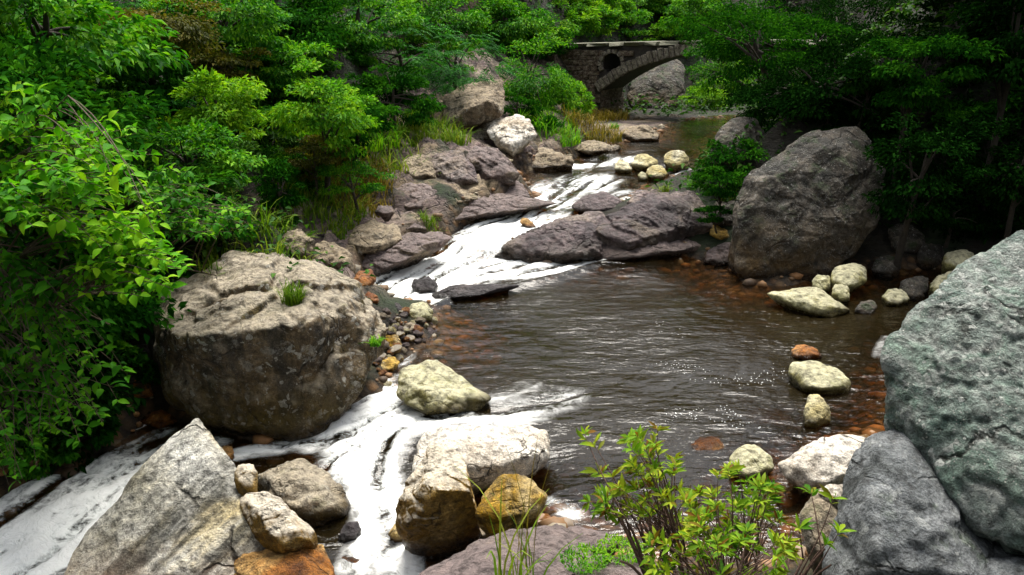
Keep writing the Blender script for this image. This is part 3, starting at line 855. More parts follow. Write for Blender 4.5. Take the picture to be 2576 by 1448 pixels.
# --- near rocks
rock('huge pale brown boulder with lichen and a grass tuft on top, left of the stream',
     [(368, 820), (380, 775), (470, 690), (560, 650), (690, 652), (800, 668), (880, 700), (922, 745), (938, 800), (938, 935), (905, 995), (850, 1045), (760, 1095), (690, 1112), (610, 1095), (500, 1055), (400, 1010), (368, 930)],
     'brown', base=(690, 1112, -.5), ratio=.75, sub=7, sharp=24, rough=.95, ridge=[(420, 850, -.75), (560, 835, -1.0), (720, 815, -1.0), (850, 800, -.7), (910, 800, -.45), (600, 1000, -.85), (740, 1000, -.8), (860, 960, -.55), (450, 980, -.65)], chips=4, seed=21)
rock('large pale angular slab with a pointed tip in the bottom left corner',
     [(478, 1070, .62), (500, 1066, .62), (526, 1112, .52), (548, 1140, .46), (566, 1200, .34), (612, 1236, .26), (645, 1248, .22), (725, 1362, 0), (702, 1384, -.08), (620, 1490, -.34), (140, 1510, -.45), (180, 1400, -.2), (212, 1350, -.05), (300, 1250, .18), (400, 1145, .42)],
     'slab', depth=6.2, ratio=.7, sub=7, sharp=90, rough=.36, ridge=[(548, 1180, .18), (470, 1300, -.12), (640, 1330, -.16), (420, 1440, -.42)], strata=(.75, -.25, .6, 6.0, .035), chips=0, seed=5, block=.7)
rock('small square yellow rock behind the pale pointed slab', [(588, 1190), (600, 1168), (635, 1168), (645, 1190), (643, 1235), (610, 1240), (590, 1215)], 'gold', depth=6.6, sub=4, sharp=26, rough=.6, name='rock', cat='rock')
rock('yellow broken edge block on the right of the pale pointed slab', [(600, 1245), (655, 1228), (718, 1264), (792, 1336), (782, 1362), (715, 1392), (640, 1350)], 'gold', depth=6.25, sub=6, sharp=30, rough=.7, name='rock', cat='rock', ratio=.9)
rock('orange broken rock at the bottom edge beside the pale slab', [(600, 1390), (690, 1362), (784, 1350), (820, 1400), (850, 1490), (590, 1510)], 'orange', depth=6.1, sub=6, sharp=30, rough=.9, ratio=.8)
rock('brown humped rock between the pale slab and the white cascade', [(640, 1190), (660, 1168), (740, 1160), (810, 1180), (870, 1230), (886, 1262), (870, 1300), (800, 1328), (730, 1310), (670, 1260)], 'brown', base=(800, 1322, -.75), sub=5, sharp=11, rough=1.0, ratio=.8, seed=31)
rock('pale triangular stone with mossy base in the outlet of the pool',
     [(985, 985), (1003, 945), (1060, 915), (1092, 902), (1116, 930), (1140, 958), (1182, 967), (1227, 1005), (1215, 1030), (1140, 1037), (1080, 1048), (1020, 1015)], 'mossy', base=(1080, 1048, -.08), sub=6, sharp=14, rough=.8, ratio=.8, seed=41,
     ridge=[(1080, 985, -.25), (1140, 1000, -.25), (1190, 1010, -.12), (1040, 975, -.15)])
rock('big whitish cracked boulder in the bottom centre beside the pool',
     [(1035, 1135), (1062, 1090), (1150, 1062), (1250, 1078), (1340, 1080), (1378, 1082), (1388, 1145), (1362, 1178), (1330, 1198), (1250, 1215), (1120, 1230), (1050, 1200)], 'white', base=(1330, 1200, 0), sub=6, sharp=18, rough=.75, ratio=.6, seed=51,
     ridge=[(1110, 1180, -.35), (1240, 1180, -.4), (1340, 1140, -.3), (1190, 1120, -.15)], chips=5)
rock('cream topped block with dark golden front face below the whitish cracked boulder',
     [(1003, 1285), (1040, 1205), (1085, 1130), (1120, 1112), (1165, 1150), (1200, 1238), (1205, 1272), (1110, 1312), (1025, 1314)], 'gold', depth=6.55, sub=7, sharp=24, rough=.7, ratio=.7, seed=57,
     ridge=[(1105, 1235, -.35), (1190, 1240, -.3), (1060, 1225, -.22)], chips=3)
rock('golden rounded boulder with rusty foot, right of the cream topped block',
     [(1196, 1292), (1212, 1242), (1268, 1188), (1340, 1203), (1384, 1242), (1372, 1270), (1345, 1302), (1240, 1328)], 'golden', depth=6.5, sub=5, sharp=14, rough=.9, ratio=.75, seed=63)
rock('broad purplish bedrock hump at the bottom edge of the view',
     [(1040, 1470), (1130, 1392), (1200, 1345), (1290, 1311), (1390, 1315), (1450, 1345), (1520, 1380), (1560, 1440), (1570, 1520), (1040, 1540)], 'purple', depth=5.3, sub=6, sharp=11, rough=.8, ratio=.7, seed=71)
rock('purplish rock hump beneath the leafy shrub at the bottom edge', [(1440, 1420), (1500, 1385), (1600, 1395), (1690, 1440), (1750, 1500), (1740, 1560), (1440, 1560)], 'purple', depth=4.9, sub=5, sharp=11, rough=.9, seed=73)
rock('low purplish rock between the golden boulder and the leafy shrub', [(1380, 1345), (1450, 1318), (1530, 1335), (1560, 1370), (1520, 1400), (1420, 1400)], 'purple', depth=5.75, sub=5, sharp=12, seed=75)
rock('giant grey green lichen covered rock filling the right edge',
     [(2640, 530, .55), (2576, 566, .5), (2540, 602, .5), (2455, 640, .45), (2325, 760, .3), (2270, 832, .2), (2228, 885, .1), (2240, 935, .05), (2268, 1005, -.05), (2300, 1092, -.15), (2352, 1185, -.3), (2425, 1290, -.45), (2492, 1352, -.55), (2600, 1400, -.65), (2800, 1440, -.75), (2900, 900, -.1), (2800, 560, .4)],
     'greygreen',
     depth=5.2, sub=7, sharp=30, rough=.75, ratio=.7, seed=81, front=0, ridge=[(2330, 900, -.06), (2440, 1150, -.42), (2620, 1250, -.66), (2600, 800, -.08), (2460, 720, .15)], chips=1, crust=1.6, sink=.0)
rock('dark grey blotched rock under the giant lichen covered rock',
     [(2168, 1135), (2185, 1100), (2290, 1085), (2360, 1140), (2480, 1300), (2560, 1500), (2110, 1500), (2088, 1315), (2130, 1235)], 'darkgrey', depth=5.0, sub=6, sharp=17, rough=.7, ratio=.6, seed=85, front=.05,
     ridge=[(2180, 1260, -.35), (2300, 1240, -.3), (2360, 1420, -.55), (2160, 1420, -.5), (2250, 1150, -.05)])
rock('dark grey wedge rock in the bottom right corner', [(2440, 1360), (2500, 1345), (2700, 1400), (2760, 1560), (2430, 1560)], 'darkgrey', depth=4.7, sub=5, sharp=18, seed=87, front=0)
rock('pale grey humped boulder with a brown split face on the near right bank',
     [(1955, 1168), (2000, 1142), (2042, 1105), (2112, 1090), (2185, 1096), (2200, 1150), (2170, 1200), (2110, 1235), (2040, 1240), (1985, 1205)], 'white', base=(2050, 1238, .1), sub=5, sharp=15, rough=.8, ratio=.7, seed=91)
rock('light grey upright rock behind the leafy shrub on the right', [(2008, 1300), (2040, 1245), (2105, 1215), (2140, 1290), (2130, 1400), (2090, 1455), (2030, 1400)], 'tan', depth=5.6, sub=5, sharp=14, rough=.7, seed=93)
rock('small white rock wedged against the dark grey blotched rock', [(2060, 1235), (2080, 1218), (2125, 1218), (2120, 1260), (2070, 1262)], 'white', depth=5.75, sub=4, sharp=16, name='rock', cat='rock', rough=.6)
rock('pale rock showing between the pale humped boulder and the giant rock', [(2250, 1100), (2262, 1088), (2300, 1080), (2310, 1120), (2260, 1130)], 'tan', depth=6.6, sub=4, name='rock', cat='rock')

# --- stones in the pool
S = dict(name='river_stone', cat='stone')
rock('rounded yellowish stone at the pool edge left of the pale humped boulder', [(1828, 1160), (1850, 1125), (1900, 1118), (1940, 1140), (1953, 1175), (1920, 1208), (1870, 1212), (1840, 1190)], 'mossy', base=(1890, 1208, .0), sub=5, sharp=9, rough=.6, **S)
rock('long pale green stone lying in the right of the pool', [(1978, 935), (1990, 908), (2040, 906), (2100, 930), (2150, 965), (2140, 985), (2070, 992), (2010, 980)], 'mossy', base=(2060, 990, 0), sub=5, sharp=10, rough=.6, **S)
rock('small rusty stone just behind the long pale green stone', [(1990, 880), (2015, 863), (2050, 875), (2070, 900), (2030, 908), (1995, 898)], 'rusty', base=(2030, 905, 0), sub=4, sharp=9, **S)
rock('yellow ridged stone standing below the long pale green stone', [(2022, 1040), (2032, 992), (2060, 990), (2090, 1025), (2085, 1060), (2050, 1080), (2025, 1070)], 'yellow', base=(2050, 1076, 0), sub=5, sharp=16, rough=.7, **S)
rock('flat rusty slab just under the water left of the yellow ridged stone', [(1858, 1010), (1890, 990), (1960, 992), (2005, 1020), (1980, 1042), (1900, 1040)], 'rusty', base=(1930, 1040, -.02), sub=5, sharp=10, rough=.5, lift=-.17, **S)
rock('orange stone half under water left of the rounded yellowish stone', [(1725, 1105), (1760, 1082), (1810, 1085), (1838, 1115), (1800, 1136), (1745, 1130)], 'rusty', base=(1790, 1132, 0), sub=5, sharp=9, rough=.6, lift=-.07, **S)
rock('lone orange stone under the water in the middle of the pool', [(1355, 862), (1375, 848), (1410, 852), (1425, 875), (1395, 888), (1365, 882)], 'orange', base=(1390, 886, 0), sub=4, sharp=9, rough=.5, lift=-.12, **S)
rock('small ochre stone touching the giant lichen covered rock', [(2245, 1010), (2262, 1000), (2285, 1008), (2285, 1028), (2255, 1030)], 'golden', base=(2265, 1030, 0), sub=4, **S)
rock('flat moss topped slab at the water below the dark upright boulder', [(1925, 738), (1990, 722), (2055, 724), (2105, 755), (2138, 785), (2100, 800), (2030, 785), (1960, 755)], 'mossy', base=(2100, 796, 0), sub=5, sharp=10, rough=.7, ratio=.6, **S)
rock('round olive boulder beside the foot of the dark upright boulder', [(2085, 700), (2100, 672), (2140, 660), (2180, 670), (2182, 710), (2150, 732), (2100, 728)], 'mossy', base=(2140, 735, .1), sub=5, sharp=8, rough=.5, **S)
rock('small olive stone between the dark upright boulder and the round olive boulder', [(2040, 715), (2055, 690), (2088, 690), (2092, 730), (2060, 740)], 'mossy', base=(2065, 742, .05), sub=4, sharp=9, **S)
rock('small stone above the end of the flat moss topped slab', [(2088, 740), (2100, 715), (2135, 720), (2140, 755), (2110, 762)], 'mossy', base=(2115, 762, .05), sub=4, sharp=9, **S)
rock('shaded mossy stone at the dark far right water edge', [(2220, 748), (2235, 727), (2270, 728), (2292, 755), (2260, 772), (2230, 768)], 'mossy', base=(2258, 772, 0), sub=4, sharp=9, **S)
rock('yellowish boulder behind the top of the giant lichen covered rock', [(2335, 715), (2350, 690), (2400, 680), (2425, 700), (2410, 745), (2350, 745)], 'mossy', base=(2370, 748, .1), sub=5, sharp=9, **S)
rock('shaded olive boulder in the dark above the giant lichen covered rock', [(2365, 655), (2385, 632), (2430, 625), (2455, 645), (2440, 675), (2385, 678)], 'mossy', base=(2410, 690, .3), sub=4, sharp=9, **S)

# --- right bank
B2 = dict(name='bank_rock', cat='rock')
rock('towering dark boulder with a flat face on the right bank',
     [(1850, 540), (1868, 462), (1892, 450), (1940, 408), (2000, 358), (2050, 330), (2150, 320), (2196, 345), (2216, 400), (2211, 480), (2196, 560), (2140, 650), (2070, 698), (2010, 714), (1890, 714), (1858, 680), (1852, 600)], 'dark', base=(1950, 716, .0),
     sub=7, sharp=34, rough=.5, ratio=.6, tilt=.22, seed=101, crust=1.0, ridge=[(1900, 500, -.35), (2000, 420, -.3), (2120, 370, -.1), (1890, 660, -.5), (2050, 640, -.4), (2120, 500, -.3)], chips=3, sink=.1, strata=(.05, 0, 1, 3.0, .02))
rock('shaded rock ledge behind the dark upright boulder beside the upper stream', [(1790, 380), (1795, 335), (1840, 300), (1900, 290), (1930, 340), (1900, 430), (1830, 440), (1795, 420)], 'dark', base=(1815, 440, .7), sub=5, sharp=12, ratio=.6, rough=.8)
rock('dark block at the left foot of the dark upright boulder', [(1785, 530), (1800, 507), (1850, 505), (1862, 540), (1850, 570), (1800, 562)], 'dark', base=(1830, 572), sub=5, sharp=14, name='rock', cat='rock')
rock('yellow wedge rock beside the foot of the dark upright boulder', [(1780, 575), (1795, 563), (1830, 578), (1842, 598), (1815, 606), (1790, 595)], 'golden', base=(1815, 606), sub=4, sharp=16, name='rock', cat='rock')
rock('grey pointed slab at the water left of the dark upright boulder', [(1768, 660), (1785, 628), (1815, 610), (1848, 606), (1858, 640), (1850, 672), (1800, 668)], 'purple', base=(1810, 668, 0), sub=5, sharp=18, name='rock', cat='rock')
for lb, ol in (('shaded rock under the overhang of the dark upright boulder', (2190, 640, 2270, 700)), ('shaded rock at the black water edge on the right', (2260, 690, 2340, 760)), ('dark rock in the hollow right of the dark upright boulder', (2230, 560, 2330, 640)),
               ('dark rock beneath the low dark shrub', (2300, 610, 2380, 680)), ('shaded stone at the water right of the flat moss topped slab', (2150, 755, 2210, 795))):
    rock(lb, ol, 'dark', sub=4, sharp=12, **B2)
# purple outcrop
rock('low plum bedrock hump at the left end of the mid stream outcrop',
     [(1252, 640), (1300, 600), (1370, 568), (1442, 530), (1492, 526), (1545, 560), (1570, 600), (1520, 648), (1400, 662), (1300, 660)], 'plum', base=(1400, 660, .03), sub=6, sharp=10, rough=.9, ratio=.6, seed=111, strata=(.5, .2, .8, 6, .025))
rock('highest plum bedrock ridge of the mid stream outcrop',
     [(1450, 610), (1520, 560), (1600, 510), (1665, 482), (1740, 490), (1786, 530), (1790, 575), (1700, 620), (1560, 640)], 'plum', base=(1600, 640, .1), sub=6, sharp=11, rough=.9, ratio=.55, seed=113, strata=(.6, .1, .8, 6, .028))
rock('long tan sloping ledge along the foot of the mid stream outcrop',
     [(1440, 640), (1530, 612), (1640, 590), (1760, 575), (1838, 600), (1800, 630), (1640, 645), (1500, 660)], 'purple', base=(1600, 652, .0), sub=5, sharp=10, rough=.7, ratio=.5, seed=115, strata=(.2, .1, 1, 6, .02))
rock('dark plum block behind the mid stream outcrop', [(1575, 510), (1605, 478), (1650, 474), (1680, 492), (1660, 520), (1600, 528)], 'plum', base=(1620, 528, .55), sub=5, sharp=13)
rock('wet flat bedrock shelf between the two upper rapids', [(1430, 520), (1470, 492), (1530, 482), (1570, 500), (1560, 530), (1480, 540)], 'plum', base=(1490, 538, .52), sub=5, sharp=9, ratio=.6, rough=.7)
rock('rusty stone poking out of the white rapids', [(1308, 560), (1315, 546), (1335, 552), (1352, 575), (1335, 582)], 'orange', base=(1335, 582, .35), sub=4, sharp=14, **S)
rock('yellow stones trio, leftmost pointed one in the upper stream', [(1543, 425), (1556, 402), (1580, 405), (1592, 430), (1570, 436)], 'yellow', base=(1565, 436, .72), sub=4, sharp=16, **S)
rock('broad pale yellow stone in the upper stream', [(1585, 412), (1600, 392), (1622, 386), (1660, 404), (1650, 422), (1610, 428)], 'yellow', base=(1615, 428, .76), sub=4, sharp=14, **S)
rock('blocky pale yellow stone farthest right in the upper stream', [(1668, 412), (1678, 382), (1720, 376), (1738, 388), (1730, 422), (1690, 428)], 'yellow', base=(1700, 428, .76), sub=5, sharp=20, **S)
rock('mossy yellow stone in front of the broad pale yellow stone', [(1622, 438), (1635, 415), (1665, 414), (1682, 436), (1668, 452), (1635, 450)], 'yellow', base=(1650, 452, .68), sub=4, sharp=13, **S)
rock('smallest yellow stone in the upper stream', [(1603, 442), (1612, 430), (1628, 436), (1630, 452), (1612, 456)], 'mossy', base=(1616, 456, .66), sub=3, sharp=12, **S)

# --- beside the white water on the left
rock('black wet rock in the white pool', [(1030, 720), (1045, 700), (1075, 694), (1100, 712), (1095, 735), (1050, 738)], 'wetblack', base=(1065, 736, .04), sub=5, sharp=10, **S)
rock('black stone beside the white pool and the gravel', [(965, 778), (975, 762), (1000, 760), (1020, 778), (1005, 788), (975, 788)], 'wetblack', base=(990, 788, .03), sub=4, sharp=10, **S)
rock('dark low shelf running out from the black wet rock', [(1080, 742), (1130, 722), (1190, 722), (1260, 712), (1330, 712), (1240, 740), (1140, 755), (1095, 758)], 'wetblack', base=(1140, 756, .0), sub=5, sharp=9, ratio=.3, rough=.6, **S)
rock('pale angular stone at the water edge of the gravel patch', [(1020, 790), (1032, 762), (1065, 758), (1092, 778), (1080, 800), (1040, 808)], 'mossy', base=(1050, 808, .03), sub=4, sharp=14, **S)
rock('cream stone in the middle of the gravel patch', [(995, 830), (1010, 810), (1040, 808), (1050, 825), (1030, 842), (1005, 842)], 'tan', base=(1020, 843, .04), sub=4, sharp=14, **S)
rock('flat orange slab against the huge pale brown boulder', [(938, 925), (955, 902), (995, 897), (1008, 912), (990, 935), (950, 940)], 'golden', base=(970, 938, .0), sub=4, sharp=15, **S)
rock('orange stone in the gravel beside the huge pale brown boulder', [(940, 860), (960, 838), (1000, 842), (1010, 872), (980, 888), (950, 880)], 'golden', base=(978, 886, .05), sub=4, sharp=14, **S)
rock('reddish stone against the right side of the huge pale brown boulder', [(915, 750), (925, 733), (950, 740), (955, 760), (930, 768)], 'rusty', base=(938, 768, .05), sub=4, sharp=10, **S)
rock('wet orange rock at the foot of the cascade', [(1050, 1350), (1075, 1330), (1120, 1332), (1148, 1355), (1110, 1368)], 'orange', base=(1100, 1368, -.72), sub=4, sharp=11, **S)
rock('pale wet rock at the foot of the cascade', [(975, 1345), (990, 1315), (1020, 1310), (1035, 1335), (1025, 1358), (990, 1358)], 'golden', base=(1005, 1358, -.7), sub=4, sharp=12, **S)
rock('dark wet stone below the brown humped rock', [(850, 1345), (870, 1312), (905, 1310), (912, 1335), (895, 1360), (862, 1362)], 'wetblack', base=(880, 1362, -.78), sub=4, sharp=10, **S)
rock('orange rock under the water below the brown humped rock', [(830, 1395), (860, 1378), (915, 1382), (935, 1400), (890, 1412)], 'orange', base=(880, 1412, -.82), sub=4, sharp=9, lift=-.05, **S)
rock('brown rock under the sliding water behind the brown humped rock', [(700, 1165), (760, 1140), (830, 1150), (860, 1190), (800, 1190)], 'rusty', base=(790, 1185, -.5), sub=4, sharp=9, lift=-.06, **S)
rock('red wet rock between the pale slab and the huge boulder', [(545, 1145), (560, 1120), (585, 1122), (592, 1150), (575, 1172)], 'rusty', base=(570, 1170, -.55), sub=4, sharp=12, **S)
rock('brown rock left behind the golden rounded boulder foot', [(1150, 1345), (1170, 1318), (1230, 1320), (1250, 1345), (1200, 1360)], 'tan', base=(1200, 1358, -.6), sub=4, sharp=12, **S)

# --- left bank ledges, from near to far
B = dict(name='bank_rock', cat='rock', lift=-.07)
rock('stack of pale cracked rock behind the huge pale brown boulder', [(700, 610), (715, 568), (760, 556), (790, 590), (780, 640), (720, 645)], 'tan', sub=5, sharp=14, rough=1.1, **B)
rock('pale cracked rock above the white water left end', [(770, 645), (785, 600), (840, 590), (882, 620), (880, 655), (820, 665)], 'tan', sub=5, sharp=12, rough=1.1, **B)
rock('flat reddish rock between the pale cracked rocks and the huge boulder', [(700, 650), (730, 630), (790, 640), (800, 665), (740, 672)], 'tan', sub=4, sharp=12, **B)
rock('lichen covered ledge above the left end of the white water', [(865, 610), (880, 570), (930, 548), (1000, 555), (1010, 590), (980, 618), (900, 625)], 'tan', sub=5, sharp=10, rough=.9, strata=(.1, .1, 1, 5, .03), **B)
rock('long wet purplish shelf beside the white water', [(880, 670), (900, 620), (980, 590), (1080, 580), (1150, 585), (1120, 610), (1000, 650), (930, 690)], 'purple', base=(930, 692, .1), sub=6, sharp=10, rough=.9, ratio=.5, strata=(.1, .1, 1, 6, .025), **B)
rock('dark reddish rock at the water edge right of the huge boulder', [(880, 700), (900, 668), (940, 665), (950, 690), (925, 715), (890, 715)], 'rusty', base=(915, 716, .1), sub=4, sharp=11, **B)
rock('purplish humped ledge at mid left bank', [(960, 560), (985, 532), (1030, 525), (1075, 545), (1070, 568), (1010, 575)], 'purple', base=(1020, 576, .45), sub=5, sharp=11, **B)
rock('small pink rock on the grass slope edge', [(940, 525), (950, 508), (985, 505), (995, 525), (970, 535)], 'purple', base=(968, 540, .9), sub=4, sharp=13, **B)
rock('purple and rust ledge with a vertical face', [(988, 505), (992, 462), (1030, 448), (1085, 455), (1105, 490), (1080, 522), (1020, 525)], 'purple', base=(1045, 528, .65), sub=5, sharp=14, strata=(.2, .3, 1, 4, .03), **B)
rock('long flat bedrock shelf reaching into the stream', [(1040, 545), (1060, 510), (1150, 490), (1250, 485), (1345, 490), (1380, 500), (1300, 515), (1180, 545), (1090, 560)], 'purple', base=(1160, 552, .48), sub=6, sharp=10, ratio=.45, rough=.8, strata=(.1, .1, 1, 6, .02), **B)
rock('domed bedrock hump at the bend of the stream', [(1205, 480), (1225, 450), (1265, 443), (1310, 455), (1335, 488), (1280, 500), (1220, 500)], 'purple', base=(1270, 503, .62), sub=5, sharp=12, strata=(.3, .2, 1, 4, .02), **B)
rock('low brown ledge left of the domed hump', [(1095, 500), (1105, 470), (1150, 460), (1205, 470), (1220, 495), (1150, 510)], 'tan', base=(1160, 512, .68), sub=5, sharp=11, **B)
rock('large dark purple slanting rock on the left bank', [(1082, 420), (1092, 378), (1130, 368), (1165, 372), (1200, 430), (1215, 455), (1150, 458), (1100, 450)], 'plum', base=(1150, 465, .85), sub=5, sharp=14, ratio=.6, strata=(.6, .1, .8, 4, .03), **B)
rock('grey slab sloping right of the dark purple slanting rock', [(1170, 385), (1195, 352), (1240, 360), (1285, 400), (1320, 430), (1280, 450), (1215, 455)], 'purple', base=(1250, 456, .8), sub=5, sharp=12, ratio=.6, strata=(.5, .1, .8, 4, .03), **B)
rock('brown rock left above the dark purple slanting rock', [(1000, 425), (1015, 388), (1050, 378), (1090, 400), (1095, 440), (1040, 448)], 'tan', base=(1050, 455, 1.0), sub=5, sharp=12, **B)
rock('weathered rock slope under the pale fallen boulder', [(1290, 420), (1300, 380), (1350, 365), (1420, 380), (1452, 400), (1440, 415), (1360, 425)], 'tan', base=(1370, 424, .78), sub=5, sharp=11, ratio=.5, **B)
rock('low pale rock shelf at the water below the bridge', [(1440, 372), (1465, 350), (1510, 346), (1562, 362), (1550, 376), (1480, 380)], 'tan', base=(1490, 380, .92), sub=5, sharp=12, ratio=.5, **B)
rock('sloping grey bank rock between the fallen boulder and the low pale shelf', [(1340, 370), (1360, 340), (1410, 335), (1450, 360), (1445, 390), (1390, 385)], 'tan', depth=21.0, sub=5, sharp=12, ratio=.5, **B)
rock('cracked boulder with a jutting top perched among the bushes on the left bank',
     [(1115, 255), (1120, 238), (1185, 206), (1195, 215), (1225, 222), (1265, 200), (1270, 230), (1262, 290), (1205, 300), (1165, 322), (1120, 318)], 'tan', depth=19.0, sub=6, sharp=50, rough=.8, ratio=.7, seed=131, ridge=[(1180, 262, -.5), (1225, 255, -.55), (1150, 290, -.5)], chips=4)
rock('dark undercut rock below the perched cracked boulder', [(1180, 330), (1195, 300), (1240, 295), (1260, 330), (1230, 350), (1190, 350)], 'brown', depth=19.3, sub=5, sharp=14, **B)
rock('pale fallen boulder with a rosy face below the perched cracked boulder',
     [(1222, 330), (1245, 298), (1300, 288), (1340, 305), (1356, 338), (1330, 362), (1290, 388), (1250, 365), (1235, 345)], 'white', depth=18.6, sub=6, sharp=15, rough=.9, ratio=.8, seed=135)
rock('big rounded boulder seen through the bridge arch', [(1575, 240), (1600, 190), (1650, 155), (1700, 148), (1730, 175), (1732, 220), (1715, 265), (1690, 300), (1640, 298), (1590, 280)], 'dark', depth=31.5, sub=6, sharp=12, rough=.8, ratio=.7, front=0)
rock('tan bank rock at the foot of the bridge abutment', [(1560, 330), (1575, 308), (1620, 306), (1662, 335), (1655, 350), (1590, 352)], 'tan', base=(1610, 352, 1.0), sub=5, sharp=12, **B)
rock('dark mossy rock against the bridge abutment', [(1585, 305), (1592, 284), (1620, 280), (1645, 310), (1625, 318), (1595, 315)], 'brown', depth=27.0, sub=4, sharp=11, **B)
rock('brown rock under the far arch at the water', [(1660, 318), (1672, 288), (1710, 285), (1735, 305), (1720, 322), (1690, 325)], 'tan', depth=27.5, sub=5, sharp=11, **B)
rock('grey pointed rock at the far bend of the stream', [(1728, 305), (1738, 286), (1755, 288), (1768, 303), (1745, 310)], 'purple', depth=29.5, sub=4, sharp=11, **B)
rock('sunny yellow rocks at the far bend of the stream', [(1775, 300), (1795, 284), (1850, 280), (1870, 295), (1840, 306), (1800, 306)], 'yellow', depth=30.5, sub=4, sharp=11, **B)
rock('dark rock in the gully left of the huge boulder', [(300, 860), (320, 830), (370, 850), (375, 890), (330, 900)], 'wetblack', sub=4, sharp=12, **B)
rock('rusty rock at the water in the gully left of the huge boulder', [(340, 1050), (370, 1015), (430, 1020), (450, 1050), (400, 1070)], 'rusty', base=(400, 1070, -.6), sub=4, sharp=11, **B)
rock('brown rock high in the gully left of the huge boulder', [(310, 960), (330, 930), (375, 935), (380, 980), (335, 990)], 'rusty', sub=4, sharp=11, **B)
rock('pinkish outcrop on the hillside above the bridge', [(1590, 62), (1610, 35), (1650, 20), (1668, 45), (1640, 75), (1600, 80)], 'white', depth=44.0, sub=4, sharp=13, **B)

# --- gravel patch
def pebbles():
    base = []
    for k in range(6):
        V, F = ico(3)
        rs = np.random.default_rng(k + 900)
        X = V * rs.uniform(.6, 1.1, 3) * np.array([1, 1, .62])
        X = X + V * fbm(V * 1.4 + k * 9, 3)[:, None] * .32
        base.append((X, F))
    mats = ['gold', 'tan', 'rusty', 'purple', 'yellow', 'plum']
    meshes = {}
    rs = np.random.default_rng(77)
    poly = [(935, 800), (1000, 775), (1090, 790), (1110, 830), (1075, 880), (1010, 925), (975, 990), (940, 930)]
    hue = {'gold': 'golden', 'tan': 'tan', 'rusty': 'rusty', 'purple': 'purplish', 'yellow': 'cream', 'plum': 'dark plum'}
    pp = np.array(poly, float)
    n = 0
    while n < 170:
        px, py = rs.uniform(930, 1130), rs.uniform(770, 990)
        j = len(pp) - 1; ins = False
        for i in range(len(pp)):
            if (pp[i, 1] > py) != (pp[j, 1] > py) and px < (pp[j, 0] - pp[i, 0]) * (py - pp[i, 1]) / (pp[j, 1] - pp[i, 1]) + pp[i, 0]: ins = not ins
            j = i
        if not ins: continue
        q = at_z(px, py, .05)
        z = float(terr(q[:1], q[1:2])[0])
        q = at_z(px, py, z)
        m = mats[int(rs.integers(0, 6))]; k = int(rs.integers(0, 6))
        if (m, k) not in meshes:
            meshes[m, k] = mesh_np('pebble', base[k][0], base[k][1], [M[m]], {'low': np.zeros(len(base[k][0])), 'wet': np.zeros(len(base[k][0]))})
        o = link('pebble', meshes[m, k], None, (q[0], q[1], z + .01))
        s = .028 + .075 * rs.random() ** 2.2
        o.scale = (s, s, s); o.rotation_euler = (rs.uniform(-.3, .3), rs.uniform(-.3, .3), rs.uniform(0, 6.3))
        size_word = 'tiny' if s < .035 else 'small' if s < .055 else 'bigger'
        side = 'against the huge brown boulder' if px < 985 else 'in the middle of the gravel patch' if px < 1050 else 'at the pool edge of the gravel patch'
        part_ = 'upper' if py < 840 else 'lower'
        tag(o, '%s %s pebble %s, %s half' % (size_word, hue[m], side, part_), 'pebble', 'pebbles of the gravel patch')
        n += 1
pebbles()

def gravel_bed():
    V0, F0 = ico(1)
    rs = np.random.default_rng(5)
    Vs, Fs, off, n = [], [], 0, 0
    X = rs.uniform(-6, 8, 14000); Y = 4.5 + 24 * rs.random(14000) ** 1.4
    d = river_dist(X, Y); ok = (d < .25)
    X, Y = X[ok][:2600], Y[ok][:2600]
    Z = terr(X, Y)
    for x, y, z in zip(X, Y, Z):
        s = .03 + .11 * rs.random() ** 2.5
        R = V0 * rs.uniform(.6, 1.2, 3) * np.array([1, 1, .6]) * (1 + .25 * rs.normal(size=(len(V0), 1)) * .4) * s
        a = rs.uniform(0, 6.3); c, sn = math.cos(a), math.sin(a)
        R = R @ np.array([[c, -sn, 0], [sn, c, 0], [0, 0, 1]])
        Vs.append(R + (x, y, z)); Fs.append(F0 + off); off += len(V0)
    t = NT('bed stones')
    r = t.n('NewGeometry').outputs['Random Per Island']
    nz = t.noise(t.n('TexCoord').outputs['Object'], 18, 5, .6)
    b = t.n('BsdfPrincipled')
    c = t.ramp(r, [(0, (.05, .03, .016)), (.35, (.15, .08, .03)), (.65, (.24, .11, .035)), (.85, (.2, .17, .13)), (1, (.35, .29, .18))])
    t.l(t.mix(.7, c, t.ramp(nz, [(.3, (.5, .5, .5)), (.7, (1.3, 1.3, 1.3))]), 'MULTIPLY'), b.inputs['Base Color'])
    b.inputs['Roughness'].default_value = .7
    t.l(b.outputs[0], t.out.inputs[0])
    me = mesh_np('riverbed_gravel', np.concatenate(Vs), np.concatenate(Fs), [t.m])
    tag(link('riverbed_gravel', me), 'brown and orange gravel under the clear stream water', 'gravel', kind='stuff')
gravel_bed()

